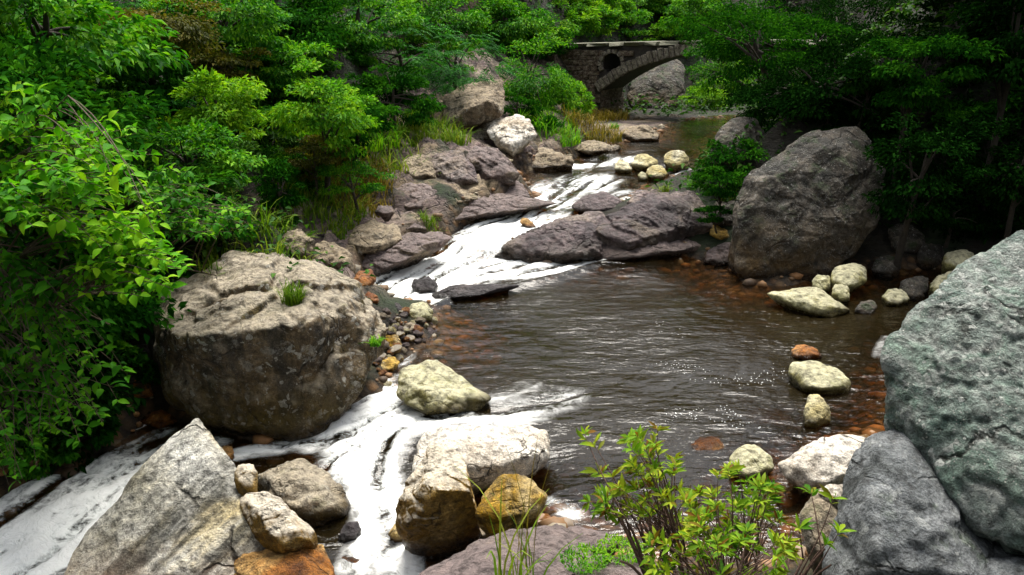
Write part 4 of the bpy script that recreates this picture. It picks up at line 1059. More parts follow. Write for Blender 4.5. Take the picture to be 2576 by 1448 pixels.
# ------------------------------------------------------------------ stone bridge
def build_bridge():
    A = math.radians(30)
    D0 = 28.0
    sp = at_depth(1508, 232, D0)
    z_base = .45
    root = empty('stone_bridge', (sp[0], sp[1], z_base), -A)     # local x = along the span, local y = across, z up
    tag(root, 'old stone arch bridge crossing the upper stream among the trees', 'bridge')
    ZS = sp[2] - z_base                                            # springing height above the base
    HALF, RISE, WID = 3.8, 1.34, 2.1
    R = (HALF ** 2 + RISE ** 2) / (2 * RISE)
    zc = ZS + RISE - R
    RING = .34
    def intr(s, r=R):
        q = r * r - (s - HALF) ** 2
        return zc + math.sqrt(q) if q > 0 else -1e9
    def deck(s): return 2.93 + .028 * (s + 2) - .004 * max(0, s - 3) ** 2
    hole_s, hole_z, hole_r = .42, 2.32, .36
    S0, S1 = -2.6, 2 * HALF - .2
    # core
    bm = bmesh.new()
    def box(s0, s1, lo0, lo1, hi0, hi1, y0=.05, y1=WID - .05):
        vs = [bm.verts.new(c) for c in ((s0, y0, lo0), (s1, y0, lo1), (s1, y1, lo1), (s0, y1, lo0), (s0, y0, hi0), (s1, y0, hi1), (s1, y1, hi1), (s0, y1, hi0))]
        for f in ((0, 1, 5, 4), (1, 2, 6, 5), (2, 3, 7, 6), (3, 0, 4, 7), (4, 5, 6, 7), (3, 2, 1, 0)): bm.faces.new([vs[i] for i in f])
    cuts = sorted(set(list(np.linspace(S0, S1, 90)) + [0.0, 2 * HALF]))
    for a, b in zip(cuts[:-1], cuts[1:]):
        m = (a + b) / 2
        lo = (0, 0) if (m < 0 or m > 2 * HALF) else (intr(max(a, 0.001)), intr(min(b, 2 * HALF - .001)))
        hi = (deck(a) - .1, deck(b) - .1)
        dh = abs(m - hole_s)
        if dh < hole_r:
            q = math.sqrt(hole_r ** 2 - dh ** 2)
            box(a, b, hole_z + q, hole_z + q, *hi)
            if hole_z - .8 * q > lo[0] + .02: box(a, b, *lo, hole_z - .8 * q, hole_z - .8 * q)
        else:
            box(a, b, *lo, *hi)
    me = bpy.data.meshes.new('core_wall'); bm.to_mesh(me); bm.free(); me.materials.append(M['mortar'])
    link('core_wall', me, root)
    # stones: shared chamfered blocks
    rs = np.random.default_rng(42)
    blocks = {}
    def block_mesh(m, k):
        if (m, k) in blocks: return blocks[m, k]
        bm = bmesh.new()
        bmesh.ops.create_cube(bm, size=1.0)
        r2 = np.random.default_rng(k + 60)
        for v in bm.verts: v.co += Vector(r2.uniform(-.09, .09, 3))
        bmesh.ops.bevel(bm, geom=bm.edges[:], offset=.09, segments=1, affect='EDGES')
        me = bpy.data.meshes.new('stone'); bm.to_mesh(me); bm.free(); me.materials.append(M[m])
        for an in ('low', 'wet'): me.attributes.new(an, 'FLOAT', 'POINT')
        blocks[m, k] = me
        return me
    def stone(nm, m, loc, scl, rot=0.0, axis_y=True):
        o = link(nm, block_mesh(m, int(rs.integers(0, 8))), root, loc)
        o.scale = scl
        o.rotation_euler = (0, rot, 0)
    z = .05
    while z < 3.2:
        h = rs.uniform(.13, .2)
        s = S0 + rs.uniform(0, .2)
        while s < 5.2:
            w = rs.uniform(.16, .36)
            cs, cz = s + w / 2, z + h / 2
            ok = cz + h / 2 < deck(cs) - .12
            if cs > -.08:
                ok = ok and math.hypot(cs - HALF, cz - zc) > R + RING + .10
            if math.hypot(cs - hole_s, cz - hole_z) < hole_r + .14: ok = False
            if cs < -.9 and cz < 1.1: ok = False                  # under the bank
            if ok: stone('stone', 'bridge', (cs, .03 - rs.uniform(0, .03), cz), (w * .95, .14, h * .93), rs.uniform(-.04, .04))
            s += w
        z += h
    # ring of arch stones, near face; each one set a little proud
    n = 44
    half_ang = math.asin(HALF / R)
    for i in range(n):
        a = -half_ang + (i + .5) / n * 2 * half_ang
        rr = R + RING / 2
        hgt = RING * rs.uniform(.9, 1.05)
        stone('voussoir', 'voussoir', (HALF + rr * math.sin(a), .0 - rs.uniform(0, .03), zc + rr * math.cos(a)), (2 * half_ang * R / n * .9, .2, hgt), a)
    # edging stones round the relieving hole
    for i in range(14):
        a = i / 14 * 2 * math.pi
        if math.sin(a) < -.75: continue
        stone('hole_stone', 'voussoir', (hole_s + (hole_r + .07) * math.cos(a), .01, hole_z + (hole_r + .07) * math.sin(a) * (1 if math.sin(a) > 0 else .85)), (.15, .16, .14), -a + math.pi / 2)
    # abutment face under the springing, turned to the stream
    z = .05
    while z < ZS - .08:
        h = rs.uniform(.16, .24); y = .1
        while y < WID - .1:
            w = rs.uniform(.2, .4)
            o = link('stone', block_mesh('bridge', int(rs.integers(0, 8))), root, (.0 + rs.uniform(0, .02), min(y + w / 2, WID - .1), z + h / 2))
            o.scale = (.12, w * .95, h * .93)
            y += w
        z += h
    # coping slabs and deck
    s = S0
    while s < S1 - .2:
        w = rs.uniform(.5, .8)
        m = s + w / 2
        o = link('coping_stone', block_mesh('coping', int(rs.integers(0, 8))), root, (m, WID / 2, deck(m) - .03))
        o.scale = (w * .985, WID + .16, .13)
        o.rotation_euler = (0, -math.atan2(deck(m + .1) - deck(m - .1), .2), 0)
        s += w
    return root
build_bridge()

# ------------------------------------------------------------------ foliage builders
def rot_frames(dirv, nrm):
    d = dirv / (np.linalg.norm(dirv, axis=1)[:, None] + 1e-9)
    n = nrm - (nrm * d).sum(1)[:, None] * d
    n /= np.linalg.norm(n, axis=1)[:, None] + 1e-9
    return d, np.cross(n, d), n

def leaves_np(pos, dirv, nrm, length, width, fold=.18, droop=.25):
    """Six-point leaves (2 quads): base, two shoulders, mid rib, tip; vectorised."""
    d, s, n = rot_frames(dirv, nrm)
    L_ = np.asarray(length)[:, None]; W_ = np.asarray(width)[:, None]
    base = pos
    tip = pos + d * L_ - n * L_ * droop
    a = pos + d * L_ * .45 + s * W_ * .5 + n * W_ * fold
    b = pos + d * L_ * .45 - s * W_ * .5 + n * W_ * fold
    V = np.stack([base, a, tip, b], 1).reshape(-1, 3)
    i = np.arange(len(pos))[:, None] * 4
    F = np.concatenate([i + np.array([[0, 1, 2]]), i + np.array([[0, 2, 3]])], 0)
    return V, F

def crown_np(rad, n_leaf, leaf, rs, clumps=26, flat=.45, spread=.36, hollow=.55):
    """Leaves in uneven flattened sprays through an ellipsoid."""
    rad = np.asarray(rad, float)
    u = rs.normal(size=(clumps, 3)); u /= np.linalg.norm(u, axis=1)[:, None]
    r = hollow + (1 - hollow) * rs.random(clumps) ** .6
    C = u * r[:, None] * rs.uniform(.52, 1.02, clumps)[:, None]
    cs = spread * rs.uniform(.5, 1.2, clumps)
    wgt = cs ** 2; wgt /= wgt.sum()
    k = rs.choice(clumps, n_leaf, p=wgt)
    q = rs.normal(size=(n_leaf, 3)); q /= np.linalg.norm(q, axis=1)[:, None]
    q *= (rs.random(n_leaf) ** .45)[:, None]
    q[:, 2] = q[:, 2] * flat - .25 * (q[:, 0] ** 2 + q[:, 1] ** 2)
    P = C[k] + q * cs[k][:, None]
    P3 = P * rad
    out = (q * np.array([1, 1, .3]) + u[k] * .7)
    out = out / (np.linalg.norm(out, axis=1)[:, None] + 1e-9)
    d = out + rs.normal(size=(n_leaf, 3)) * .55; d[:, 2] -= .25
    nr = np.array([0, 0, 1.0]) + out * .45 + rs.normal(size=(n_leaf, 3)) * .38
    ln = leaf[0] * rs.uniform(.6, 1.25, n_leaf); wd = ln * leaf[1] * rs.uniform(.8, 1.2, n_leaf)
    return leaves_np(P3, d, nr, ln, wd), C * rad

def fronds_np(P, D, n_pairs, flen, llen, rs, lw=.22):
    """Pinnate fronds: leaflets in pairs along a drooping rachis."""
    nf = len(P)
    d = D / (np.linalg.norm(D, axis=1)[:, None] + 1e-9)
    up = np.array([0, 0, 1.0]) + rs.normal(size=(nf, 3)) * .2
    d, s, n = rot_frames(d, up)
    pos, dr, nr, ln = [], [], [], []
    fl = flen * rs.uniform(.7, 1.25, nf)[:, None]
    for k in range(n_pairs):
        t = (k + .6) / n_pairs
        c = P + d * fl * t - np.array([0, 0, 1.0]) * fl * .45 * t * t
        prof = math.sin(math.pi * (t * .85 + .12)) + .15
        for sg in (1, -1):
            pos.append(c); dr.append(s * sg + d * .45 - np.array([0, 0, .25]) + rs.normal(size=(nf, 3)) * .08); nr.append(n + rs.normal(size=(nf, 3)) * .12)
            ln.append(llen * prof * rs.uniform(.85, 1.1, nf))
    ln = np.concatenate(ln)
    return leaves_np(np.concatenate(pos), np.concatenate(dr), np.concatenate(nr), ln, ln * lw, .1, .15)

def trunk_np(base, top, limbs, r0, rs):
    n = 7
    t = np.linspace(0, 1, n)[:, None]
    bend = np.array([rs.uniform(-.2, .2), rs.uniform(-.2, .2), 0]) * np.linalg.norm(top - base)
    P = base + (top - base) * t + bend * (t * (1 - t)) * 1.6
    paths, radii = [P], [r0 * (1 - .6 * t[:, 0])]
    for q in limbs:
        st = P[int(rs.integers(3, n - 1))]
        m = (st + q) / 2 + np.array([0, 0, .12 * np.linalg.norm(q - st)]) + rs.normal(size=3) * .05
        tt = np.linspace(0, 1, 6)[:, None]
        paths.append((1 - tt) ** 2 * st + 2 * tt * (1 - tt) * m + tt ** 2 * q)
        radii.append(r0 * .42 * (1 - .8 * tt[:, 0]))
    return tubes(paths, radii, 6)

TREES = []
def tree(label, px, py, rx, ry, mat, style='broad', depth=None, leaf=.09, aspect=.5, n=3600, cat='tree', name='tree', push=.55, clumps=26, rd=None, group=None, flat=.45, spread=.36, seed=None, foot=None):
    """A tree or shrub whose crown shows at a picture point; it stands on the hillside beneath its crown."""
    rs = np.random.default_rng(seed if seed is not None else 1000 + len(TREES))
    if depth is None:
        depth = hit(px, py + ry * .25)
    elif foot is None and rd is None:
        depth = max(depth, hit(px, py + ry * .5) - 2.0 * min(rx, 1.3 * ry) * m_per_px(depth))
    sc_ = m_per_px(depth)
    RX, RZ = rx * sc_, ry * sc_
    RY = rd if rd else min(RX, 1.3 * RZ)
    depth = max(1.5, depth - RY * push)
    c = at_depth(px, py, depth)
    gz = float(terr(c[:1], c[1:2] + .0)[0])
    base = np.array([c[0] + rs.uniform(-.2, .2), c[1] + RY * .3, 0.0]); base[2] = float(terr(base[:1], base[1:2])[0]) - .1
    if base[2] > c[2] - .2 * RZ: base[2] = c[2] - RZ
    if foot is not None:
        base = at_depth(foot[0], foot[1], foot[2]); base[2] = float(terr(base[:1], base[1:2])[0]) - .1
    root = empty(name, tuple(base)); tag(root, label, cat, group)
    if style == 'feather':
        nf = n // 16
        u = rs.normal(size=(nf, 3)); u /= np.linalg.norm(u, axis=1)[:, None]; u[:, 2] = np.abs(u[:, 2]) * 1.0 - .35
        tiers = rs.normal(size=(clumps, 3)); tiers /= np.linalg.norm(tiers, axis=1)[:, None]
        k = rs.integers(0, clumps, nf)
        P = (tiers[k] * rs.uniform(.55, .95, (clumps, 1))[k] + rs.normal(size=(nf, 3)) * .16 * np.array([1, 1, .45])) * np.array([RX, RY, RZ])
        D = tiers[k] * np.array([1, 1, .2]) + rs.normal(size=(nf, 3)) * .6 * np.array([1, 1, .3])
        V, F = fronds_np(P, D, 8, leaf * 3.6, leaf, rs, aspect)
        C = tiers * np.array([RX, RY, RZ]) * .7
    else:
        (V, F), C = crown_np((RX, RY, RZ), n, (leaf, aspect), rs, clumps, flat, spread)
    off = c - base
    cr = link('crown', mesh_np('crown', V + off, F, [L[mat]]), root)
    lim = [off + C[i] * .85 for i in rs.choice(len(C), min(9, len(C)), replace=False)]
    tv, tf = trunk_np(np.array([0, 0, 0.0]), off + np.array([0, 0, .15 * RZ]), lim, max(.02, .035 * (RX + RZ)), rs)
    link('trunk', mesh_np('trunk', tv, tf, [M['bark']]), root)
    TREES.append(root)
    return root

# near-view leaves: curved, folded blades shared by many leaf objects
def leaf_mesh(name, mat, length, width, curl, shape, seed):
    rs = np.random.default_rng(seed)
    st = np.linspace(0, 1, 6)
    if shape == 'ovate': w = np.array([.04, .62, 1.0, .92, .52, .0])
    else: w = np.array([.06, .5, .92, 1.0, .55, .0])
    V, F = [], []
    side = rs.uniform(-.06, .06)
    for t, q in zip(st, w):
        zz = .14 * math.sin(t * math.pi * .5) - curl * t * t
        for sgn in (-1, 0, 1):
            V.append((t * length, sgn * q * width / 2 + side * t * t * length, (zz + (.16 * q * width / length if sgn else 0)) * length))
    for i in range(5):
        for j in range(2):
            a = i * 3 + j
            F.append((a, a + 1, a + 4, a + 3))
    me = mesh_np(name, np.array(V), np.array(F), [mat])
    return me

def frame_matrix(p, d, n, s):
    d = Vector(d).normalized(); n = Vector(n); n = (n - d * n.dot(d)).normalized()
    y = n.cross(d)
    m = Matrix(((d.x, y.x, n.x, p[0]), (d.y, y.y, n.y, p[1]), (d.z, y.z, n.z, p[2]), (0, 0, 0, 1)))
    return m @ Matrix.Scale(s, 4)

def leafy_shrub(label, base, tips, mat, size, aspect, per_tip, shape='ovate', curl=.25, name='leafy_shrub', cat='shrub', whorl=False, seed=0, twig='twig', spread=.5, drop=.25, twig_r=.004):
    """A shrub whose leaves can be told apart: each leaf an object (the nearest 300), the rest joined."""
    rs = np.random.default_rng(seed + 300)
    base = np.asarray(base, float)
    root = empty(name, tuple(base)); tag(root, label, cat)
    meshes = [leaf_mesh('leaf', L[mat], size * q, size * q * aspect, curl * c, shape, seed + i) for i, (q, c) in enumerate([(1, 1), (.85, .6), (1.12, 1.3), (.7, .9)])]
    paths, radii, leaves = [], [], []
    tips = np.asarray(tips, float)
    cen = tips.mean(0)
    hubs = [base + (cen - base) * .55 + rs.normal(size=3) * .15 * np.linalg.norm(cen - base) for _ in range(9)]
    for h in hubs:
        tt = np.linspace(0, 1, 6)[:, None]
        m = (base + h) / 2 + np.array([0, 0, .1])
        paths.append((1 - tt) ** 2 * base + 2 * tt * (1 - tt) * m + tt ** 2 * h - base); radii.append(twig_r * (4.2 - 2.4 * tt[:, 0]))
    for q in tips:
        h = min(hubs, key=lambda a: np.linalg.norm(a - q) + rs.uniform(0, .5))
        t0 = rs.uniform(.45, 1.0); h = (1 - t0) ** 2 * base + 2 * t0 * (1 - t0) * ((base + h) / 2 + np.array([0, 0, .1])) + t0 ** 2 * h
        dv = q - h; ln = np.linalg.norm(dv)
        m = (h + q) / 2 + np.array([0, 0, .18 * ln]) + rs.normal(size=3) * .05 * ln
        tt = np.linspace(0, 1, 8)[:, None]
        P = (1 - tt) ** 2 * h + 2 * tt * (1 - tt) * m + tt ** 2 * q
        paths.append(P - base); radii.append(twig_r * (1.9 - 1.3 * tt[:, 0]))
        end = P[-1] - P[-2]; end = end / np.linalg.norm(end)
        for k in range(per_tip):
            if whorl:
                t = 1.0 - rs.random() ** 2 * .10
            else:
                t = 1.0 - rs.random() ** 1.5 * .55
            p = (1 - t) ** 2 * h + 2 * t * (1 - t) * m + t ** 2 * q
            az = k * 2.4 + rs.uniform(-.4, .4)
            a = np.cross(end, [0.2, .1, 1.0]); a /= np.linalg.norm(a) + 1e-9
            b = np.cross(end, a)
            out = math.cos(az) * a + math.sin(az) * b
            d = end * rs.uniform(.15, .7) + out * rs.uniform(.7, 1.1)
            d[2] = d[2] * .6 - drop * rs.uniform(.2, 1)
            if whorl: d[2] += rs.uniform(.1, .5)
            n = np.array([0, -.25, 1.0]) + rs.normal(size=3) * .35
            leaves.append((p, d, n, rs.uniform(.65, 1.2), int(rs.integers(0, 4))))
    v, f = tubes(paths, radii, 5)
    link('branches', mesh_np('branches', v, f, [M[twig]]), root)
    # the 300 leaves nearest to the camera are objects
    leaves.sort(key=lambda a: np.linalg.norm(a[0] - np.array([0, 0, CAM_Z])))
    inv = Matrix.Translation(-Vector(base))
    for p, d, n, s, k in leaves[:300]:
        o = link('leaf', meshes[k], root)
        o.matrix_basis = inv @ frame_matrix(p, d, n, s)
    rest = leaves[300:]
    if rest:
        p = np.array([a[0] for a in rest]) - base; d = np.array([a[1] for a in rest]); n = np.array([a[2] for a in rest]); s = np.array([a[3] for a in rest]) * size
        V, F = leaves_np(p, d, n, s, s * aspect)
        tag(link('foliage', mesh_np('foliage', V, F, [L[mat]]), root), kind='stuff')
    return root

def region_tips(poly, n, d0, d1, seed, far_left=0.0):
    """Scatter twig ends through a region of the bank; depth varies from d0 to d1."""
    rs = np.random.default_rng(seed)
    pp = np.array(poly, float); out = []
    lo, hi = pp.min(0), pp.max(0)
    while len(out) < n:
        x, y = rs.uniform(lo[0], hi[0]), rs.uniform(lo[1], hi[1])
        j = len(pp) - 1; ins = False
        for i in range(len(pp)):
            if (pp[i, 1] > y) != (pp[j, 1] > y) and x < (pp[j, 0] - pp[i, 0]) * (y - pp[i, 1]) / (pp[j, 1] - pp[i, 1]) + pp[i, 0]: ins = not ins
            j = i
        if ins: out.append(at_depth(x, y, rs.uniform(d0, d1)))
    return out

def ground_at(px, py, depth, down=True):
    p = at_depth(px, py, depth)
    p[2] = float(terr(p[:1], p[1:2])[0])
    return p

# ------------------------------------------------------------------ near shrubs
leafy_shrub('broad leaved bright green shrub high on the left edge', ground_at(-220, 640, 8.4), region_tips([(-60, 250), (90, 190), (200, 300), (330, 300), (400, 380), (300, 480), (100, 500), (-60, 480)], 84, 6.6, 7.6, 1), 'broad', .108, .58, 13, seed=1)
leafy_shrub('broad leaved lime tinted shrub hanging out over the left bank', ground_at(-160, 720, 8.6), region_tips([(-40, 470), (120, 380), (330, 420), (420, 500), (400, 620), (300, 640), (120, 590), (-40, 600)], 84, 6.0, 7.0, 2), 'broad', .104, .58, 13, seed=2)
leafy_shrub('broad leaved branch tips reaching down over the top of the huge boulder', ground_at(-60, 700, 8.4), region_tips([(180, 600), (330, 560), (430, 600), (500, 650), (440, 720), (390, 770), (300, 720), (210, 660)], 70, 6.3, 7.0, 3), 'broad', .10, .58, 13, seed=3)
leafy_shrub('broad leaved shrub spreading right towards the grassy bank', ground_at(200, 600, 9.6), region_tips([(330, 420), (480, 420), (560, 500), (640, 520), (620, 590), (520, 620), (430, 560), (340, 520)], 80, 7.4, 8.6, 4), 'mid', .095, .55, 12, seed=4)
leafy_shrub('dark hanging leafy shrub over the lower left water', ground_at(-120, 900, 8.8), region_tips([(-40, 640), (80, 640), (200, 720), (270, 820), (325, 930), (310, 1030), (200, 1060), (60, 1000), (-40, 960)], 90, 6.6, 7.8, 5), 'hang', .12, .5, 9, seed=5)
leafy_shrub('small leaved shrub trailing to the water at lower left', ground_at(-100, 960, 8.6), region_tips([(-40, 1040), (90, 1020), (230, 1020), (270, 1070), (190, 1120), (120, 1150), (50, 1230), (-30, 1210)], 48, 6.5, 7.2, 6), 'hang', .09, .5, 11, seed=6)
# shrub at the bottom right: upright stems with whorls of lance leaves
leafy_shrub('thin sprig of lance leaves at the left of the foreground shrub', at_depth(1640, 1500, 4.3), [at_depth(a, b, d) for a, b, d in ((1470, 1090, 4.5), (1495, 1120, 4.45), (1540, 1200, 4.4), (1505, 1190, 4.5), (1560, 1245, 4.4), (1480, 1265, 4.4), (1520, 1290, 4.3))], 'azalea', .085, .24, 11, 'lance', .2, whorl=True, seed=7, twig='redtwig', drop=.2, twig_r=.003)
leafy_shrub('tall yellow green lance leaved shrub in the foreground', at_depth(1740, 1560, 4.3), region_tips([(1580, 1060), (1640, 1055), (1690, 1110), (1720, 1170), (1740, 1230), (1700, 1320), (1600, 1330), (1500, 1300), (1500, 1240), (1590, 1200), (1580, 1120)], 60, 4.1, 4.6, 8), 'azalea', .070, .24, 14, 'lance', .2, whorl=True, seed=8, twig='redtwig', drop=.2, twig_r=.0024)
leafy_shrub('lance leaved shrub leaning right in front of the light grey upright rock', at_depth(1880, 1580, 4.3), region_tips([(1720, 1240), (1790, 1190), (1860, 1170), (1960, 1230), (1980, 1300), (1900, 1340), (1780, 1350), (1690, 1340)], 58, 4.1, 4.7, 9), 'azalea', .070, .24, 14, 'lance', .2, whorl=True, seed=9, twig='redtwig', drop=.2, twig_r=.0024)
leafy_shrub('low lance leaved shrub along the bottom edge', at_depth(1820, 1640, 4.0), region_tips([(1580, 1340), (1740, 1320), (1900, 1330), (2020, 1370), (2050, 1460), (1640, 1470)], 60, 3.8, 4.3, 10), 'azalea', .070, .25, 14, 'lance', .2, whorl=True, seed=10, twig='redtwig', drop=.2, twig_r=.0024)
leafy_shrub('small lance leaved sprig before the dark grey blotched rock', at_depth(1960, 1560, 4.5), [at_depth(a, b, d) for a, b, d in ((2040, 1240, 4.5), (2095, 1255, 4.5), (2010, 1330, 4.4), (2080, 1370, 4.4), (2110, 1340, 4.4))], 'azalea', .085, .25, 9, 'lance', .2, whorl=True, seed=11, twig='redtwig', drop=.2, twig_r=.003)

# ------------------------------------------------------------------ trees and bushes on the slopes
T = tree
T('dark dense bush behind the shrubs at the left edge', 60, 330, 300, 300, 'deep', depth=9.0, n=5200, leaf=.12, clumps=34)
T('dark bush filling the bank under the left shrubs', 60, 760, 330, 200, 'deep', depth=9.2, n=4200, leaf=.11, clumps=30)
T('dark bush behind the left shrubs beside the grassy slope', 430, 560, 230, 150, 'deep', depth=10.5, n=4200, leaf=.1, clumps=30)
T('shaded bush in the lower left corner of the bank', 90, 960, 260, 190, 'shade', depth=9.0, n=3600, leaf=.1, clumps=26)
T('leafy tree in the top left corner', 120, 60, 260, 170, 'mid', depth=10.5, n=4600, leaf=.13, clumps=30)
T('brown tinted tree at the top left', 370, 50, 190, 95, 'rust', depth=12, n=4200, leaf=.08, clumps=26)
T('lime green bush with a bright tip above the grassy bank', 545, 270, 130, 110, 'lime', depth=11.5, n=4000, leaf=.085, clumps=24)
T('green bush below the lime green bush', 480, 400, 180, 110, 'mid', depth=11.2, n=4200, leaf=.085, clumps=26)
T('russet topped bush between the green trees', 580, 160, 120, 55, 'rust', depth=13, n=3200, leaf=.08)
T('dark gap bush under the brown tinted tree', 330, 170, 180, 110, 'deep', depth=12.5, n=4200, leaf=.09)
T('bright green tree at the top left of centre', 570, 40, 180, 90, 'mid', depth=14.5, n=5200, leaf=.09, clumps=30)
T('bright rounded bush overhanging the grassy bank', 800, 275, 140, 120, 'fern', depth=14, n=5000, leaf=.085, clumps=28)
T('russet scrub below the bright rounded bush', 790, 390, 95, 60, 'rust', depth=13.6, n=3000, leaf=.06, cat='bush', name='bush', clumps=18)
T('low green scrub in the middle of the grassy bank', 880, 450, 90, 55, 'mid', depth=13.4, n=2600, leaf=.05, cat='bush', name='bush', clumps=18)
T('dark scrub at the left of the grassy bank', 700, 470, 90, 70, 'deep', depth=13.0, n=2800, leaf=.06, cat='bush', name='bush', clumps=18)
T('dark low scrub under the round green bush', 1300, 268, 80, 38, 'deep', depth=21, n=2600, leaf=.07, cat='bush', name='bush', clumps=16)
T('green bush above the rounded bush', 700, 170, 130, 90, 'mid', depth=15.5, n=4600, leaf=.09)
T('dark green tree at the top beside the bright green tree', 760, 60, 130, 110, 'deep', depth=17, n=4600, leaf=.1)
T('tall green tree at the top centre left', 900, 50, 150, 100, 'mid', depth=18.5, n=5200, leaf=.1, clumps=30)
T('feathery tree above the perched cracked boulder', 1000, 130, 150, 90, 'feather', 'feather', depth=18.5, n=6400, leaf=.1, aspect=.3, clumps=24)
T('feathery dark tree right of the tall green tree', 1150, 150, 120, 90, 'feather', 'feather', depth=19.5, n=6400, leaf=.1, aspect=.3, clumps=24)
T('dark bush left of the perched cracked boulder', 990, 240, 130, 80, 'deep', depth=17.5, n=4600, leaf=.09)
T('dark undergrowth bush at the back of the grassy bank', 900, 300, 110, 90, 'deep', depth=15.5, n=4200, leaf=.085)
T('tree behind the feathery trees', 1120, 50, 140, 80, 'mid', depth=23, n=5200, leaf=.11, clumps=30)
T('round green bush left of the bridge', 1335, 195, 110, 115, 'mid', depth=22, n=5200, leaf=.09, clumps=30)
T('bush hanging over the dark hollow beside the bridge', 1410, 245, 60, 80, 'fern', depth=23.5, n=3600, leaf=.09)
T('tall shrub against the left end of the bridge', 1452, 250, 45, 65, 'fern', depth=25, n=3000, leaf=.09)
T('green tree above the round bush left of the bridge', 1270, 60, 130, 85, 'mid', depth=27, n=5200, leaf=.12, clumps=30)
T('bushy slope tree above the left end of the bridge', 1400, 60, 90, 60, 'fern', depth=32, n=4200, leaf=.12)
T('feathery bright bush on the hill above the bridge', 1500, 75, 80, 45, 'fern', 'feather', depth=36, n=5200, leaf=.13, aspect=.32)
T('bright green bush beside the pinkish outcrop', 1600, 92, 70, 36, 'lime', depth=37, n=3600, leaf=.12)
T('hill bush at the top centre', 1480, 15, 130, 50, 'mid', depth=42, n=4200, leaf=.15)
T('hill bush above the pinkish outcrop', 1640, -5, 110, 45, 'fern', depth=45, n=4200, leaf=.15)
T('bright bush at the far bend beyond the bridge', 1775, 255, 65, 45, 'lime', depth=31.5, n=4200, leaf=.09)
T('green bush behind the bright bush at the far bend', 1830, 215, 90, 60, 'fern', depth=34, n=3600, leaf=.1)
T('leafy tree leaning over the right end of the bridge', 1800, 165, 95, 95, 'mid', depth=24, n=4600, leaf=.085, clumps=28, foot=(1960, 330, 23))
T('broad dark tree with bare low limbs at the right of the bridge', 1890, 110, 190, 130, 'deep', depth=20, n=7000, leaf=.09, clumps=40, foot=(1990, 330, 20))
T('tree top above the right end of the bridge', 1740, 40, 90, 55, 'mid', depth=27, n=4200, leaf=.1, foot=(2010, 250, 27))
T('dark drooping tree over the right bank ledge', 1930, 260, 120, 95, 'shade', depth=17, n=5600, leaf=.08, foot=(2080, 380, 16.5))
T('dark shrub over the ledge beside the upper stream', 1830, 400, 80, 70, 'deep', depth=16, n=3600, leaf=.075)
T('green shrub at the left foot of the dark boulder', 1810, 460, 70, 40, 'deep', depth=14.6, n=2600, leaf=.06)
T('low dark shrub between the outcrop and the dark upright boulder', 1800, 535, 60, 28, 'deep', depth=12.8, n=1800, leaf=.05, cat='bush', name='bush', clumps=14)
T('mid green bush lit against the black slope on the right', 2330, 160, 145, 110, 'deep', depth=11.5, n=6500, leaf=.085, clumps=28)
T('smaller bush left of the lit bush on the black slope', 2185, 185, 70, 55, 'deep', depth=11.5, n=3000, leaf=.08)
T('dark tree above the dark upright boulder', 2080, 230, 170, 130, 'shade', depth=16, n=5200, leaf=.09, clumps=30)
T('dense dark tree hiding the right end of the bridge', 1880, 95, 170, 95, 'deep', depth=22, n=7000, leaf=.09, clumps=36, foot=(2060, 320, 21))
T('dark leafy bush before the far right end of the bridge', 2050, 95, 100, 65, 'deep', depth=21.5, n=4200, leaf=.09, clumps=26, foot=(2090, 330, 20.5), cat='bush', name='bush')
T('dark tree high on the right slope', 2120, 50, 190, 110, 'shade', depth=19, n=5200, leaf=.11, clumps=30)
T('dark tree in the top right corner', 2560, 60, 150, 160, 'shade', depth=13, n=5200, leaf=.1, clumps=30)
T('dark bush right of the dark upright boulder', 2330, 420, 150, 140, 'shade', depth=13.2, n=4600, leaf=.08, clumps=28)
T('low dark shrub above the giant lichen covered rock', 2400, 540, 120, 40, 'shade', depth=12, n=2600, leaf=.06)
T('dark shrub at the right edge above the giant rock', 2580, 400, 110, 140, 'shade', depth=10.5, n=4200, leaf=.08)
LANDMARKS = [(120, 60, 'the top left corner tree'), (370, 50, 'the brown tinted tree'), (545, 270, 'the lime green bush'), (580, 160, 'the russet topped bush'), (800, 275, 'the bright rounded bush'), (570, 40, 'the bright green tree'),
             (900, 50, 'the tall green tree'), (1000, 130, 'the feathery tree'), (1190, 260, 'the perched cracked boulder'), (1335, 195, 'the round bush by the bridge'), (1560, 150, 'the bridge arch'), (1620, 50, 'the pinkish outcrop'), (1430, 118, 'the left end of the bridge'),
             (2030, 500, 'the dark upright boulder'), (2330, 160, 'the lit bush on the black slope'), (2185, 185, 'the smaller lit bush'), (2480, 760, 'the giant lichen covered rock'), (650, 880, 'the huge brown boulder'), (200, 900, 'the dark hanging shrub'), (100, 1100, 'the trailing shrub'),
             (100, 480, 'the broad leaved shrubs'), (1880, 95, 'the dense tree at the bridge'), (2560, 60, 'the top right corner tree')]

def place_words(px, py):
    d, lx, ly, nm = min((math.hypot(px - a, py - b), a, b, c) for a, b, c in LANDMARKS)
    dx, dy = px - lx, py - ly
    v = 'above' if dy < 0 else 'below'; h = 'left of' if dx < 0 else 'right of'
    rel = v if abs(dy) > 2 * abs(dx) else h if abs(dx) > 2 * abs(dy) else ('upper ' if dy < 0 else 'lower ') + h
    return ('close ' if d < 70 else '') + rel.replace('upper left of', 'up left of').replace('upper right of', 'up right of').replace('lower left of', 'down left of').replace('lower right of', 'down right of') + ' ' + nm

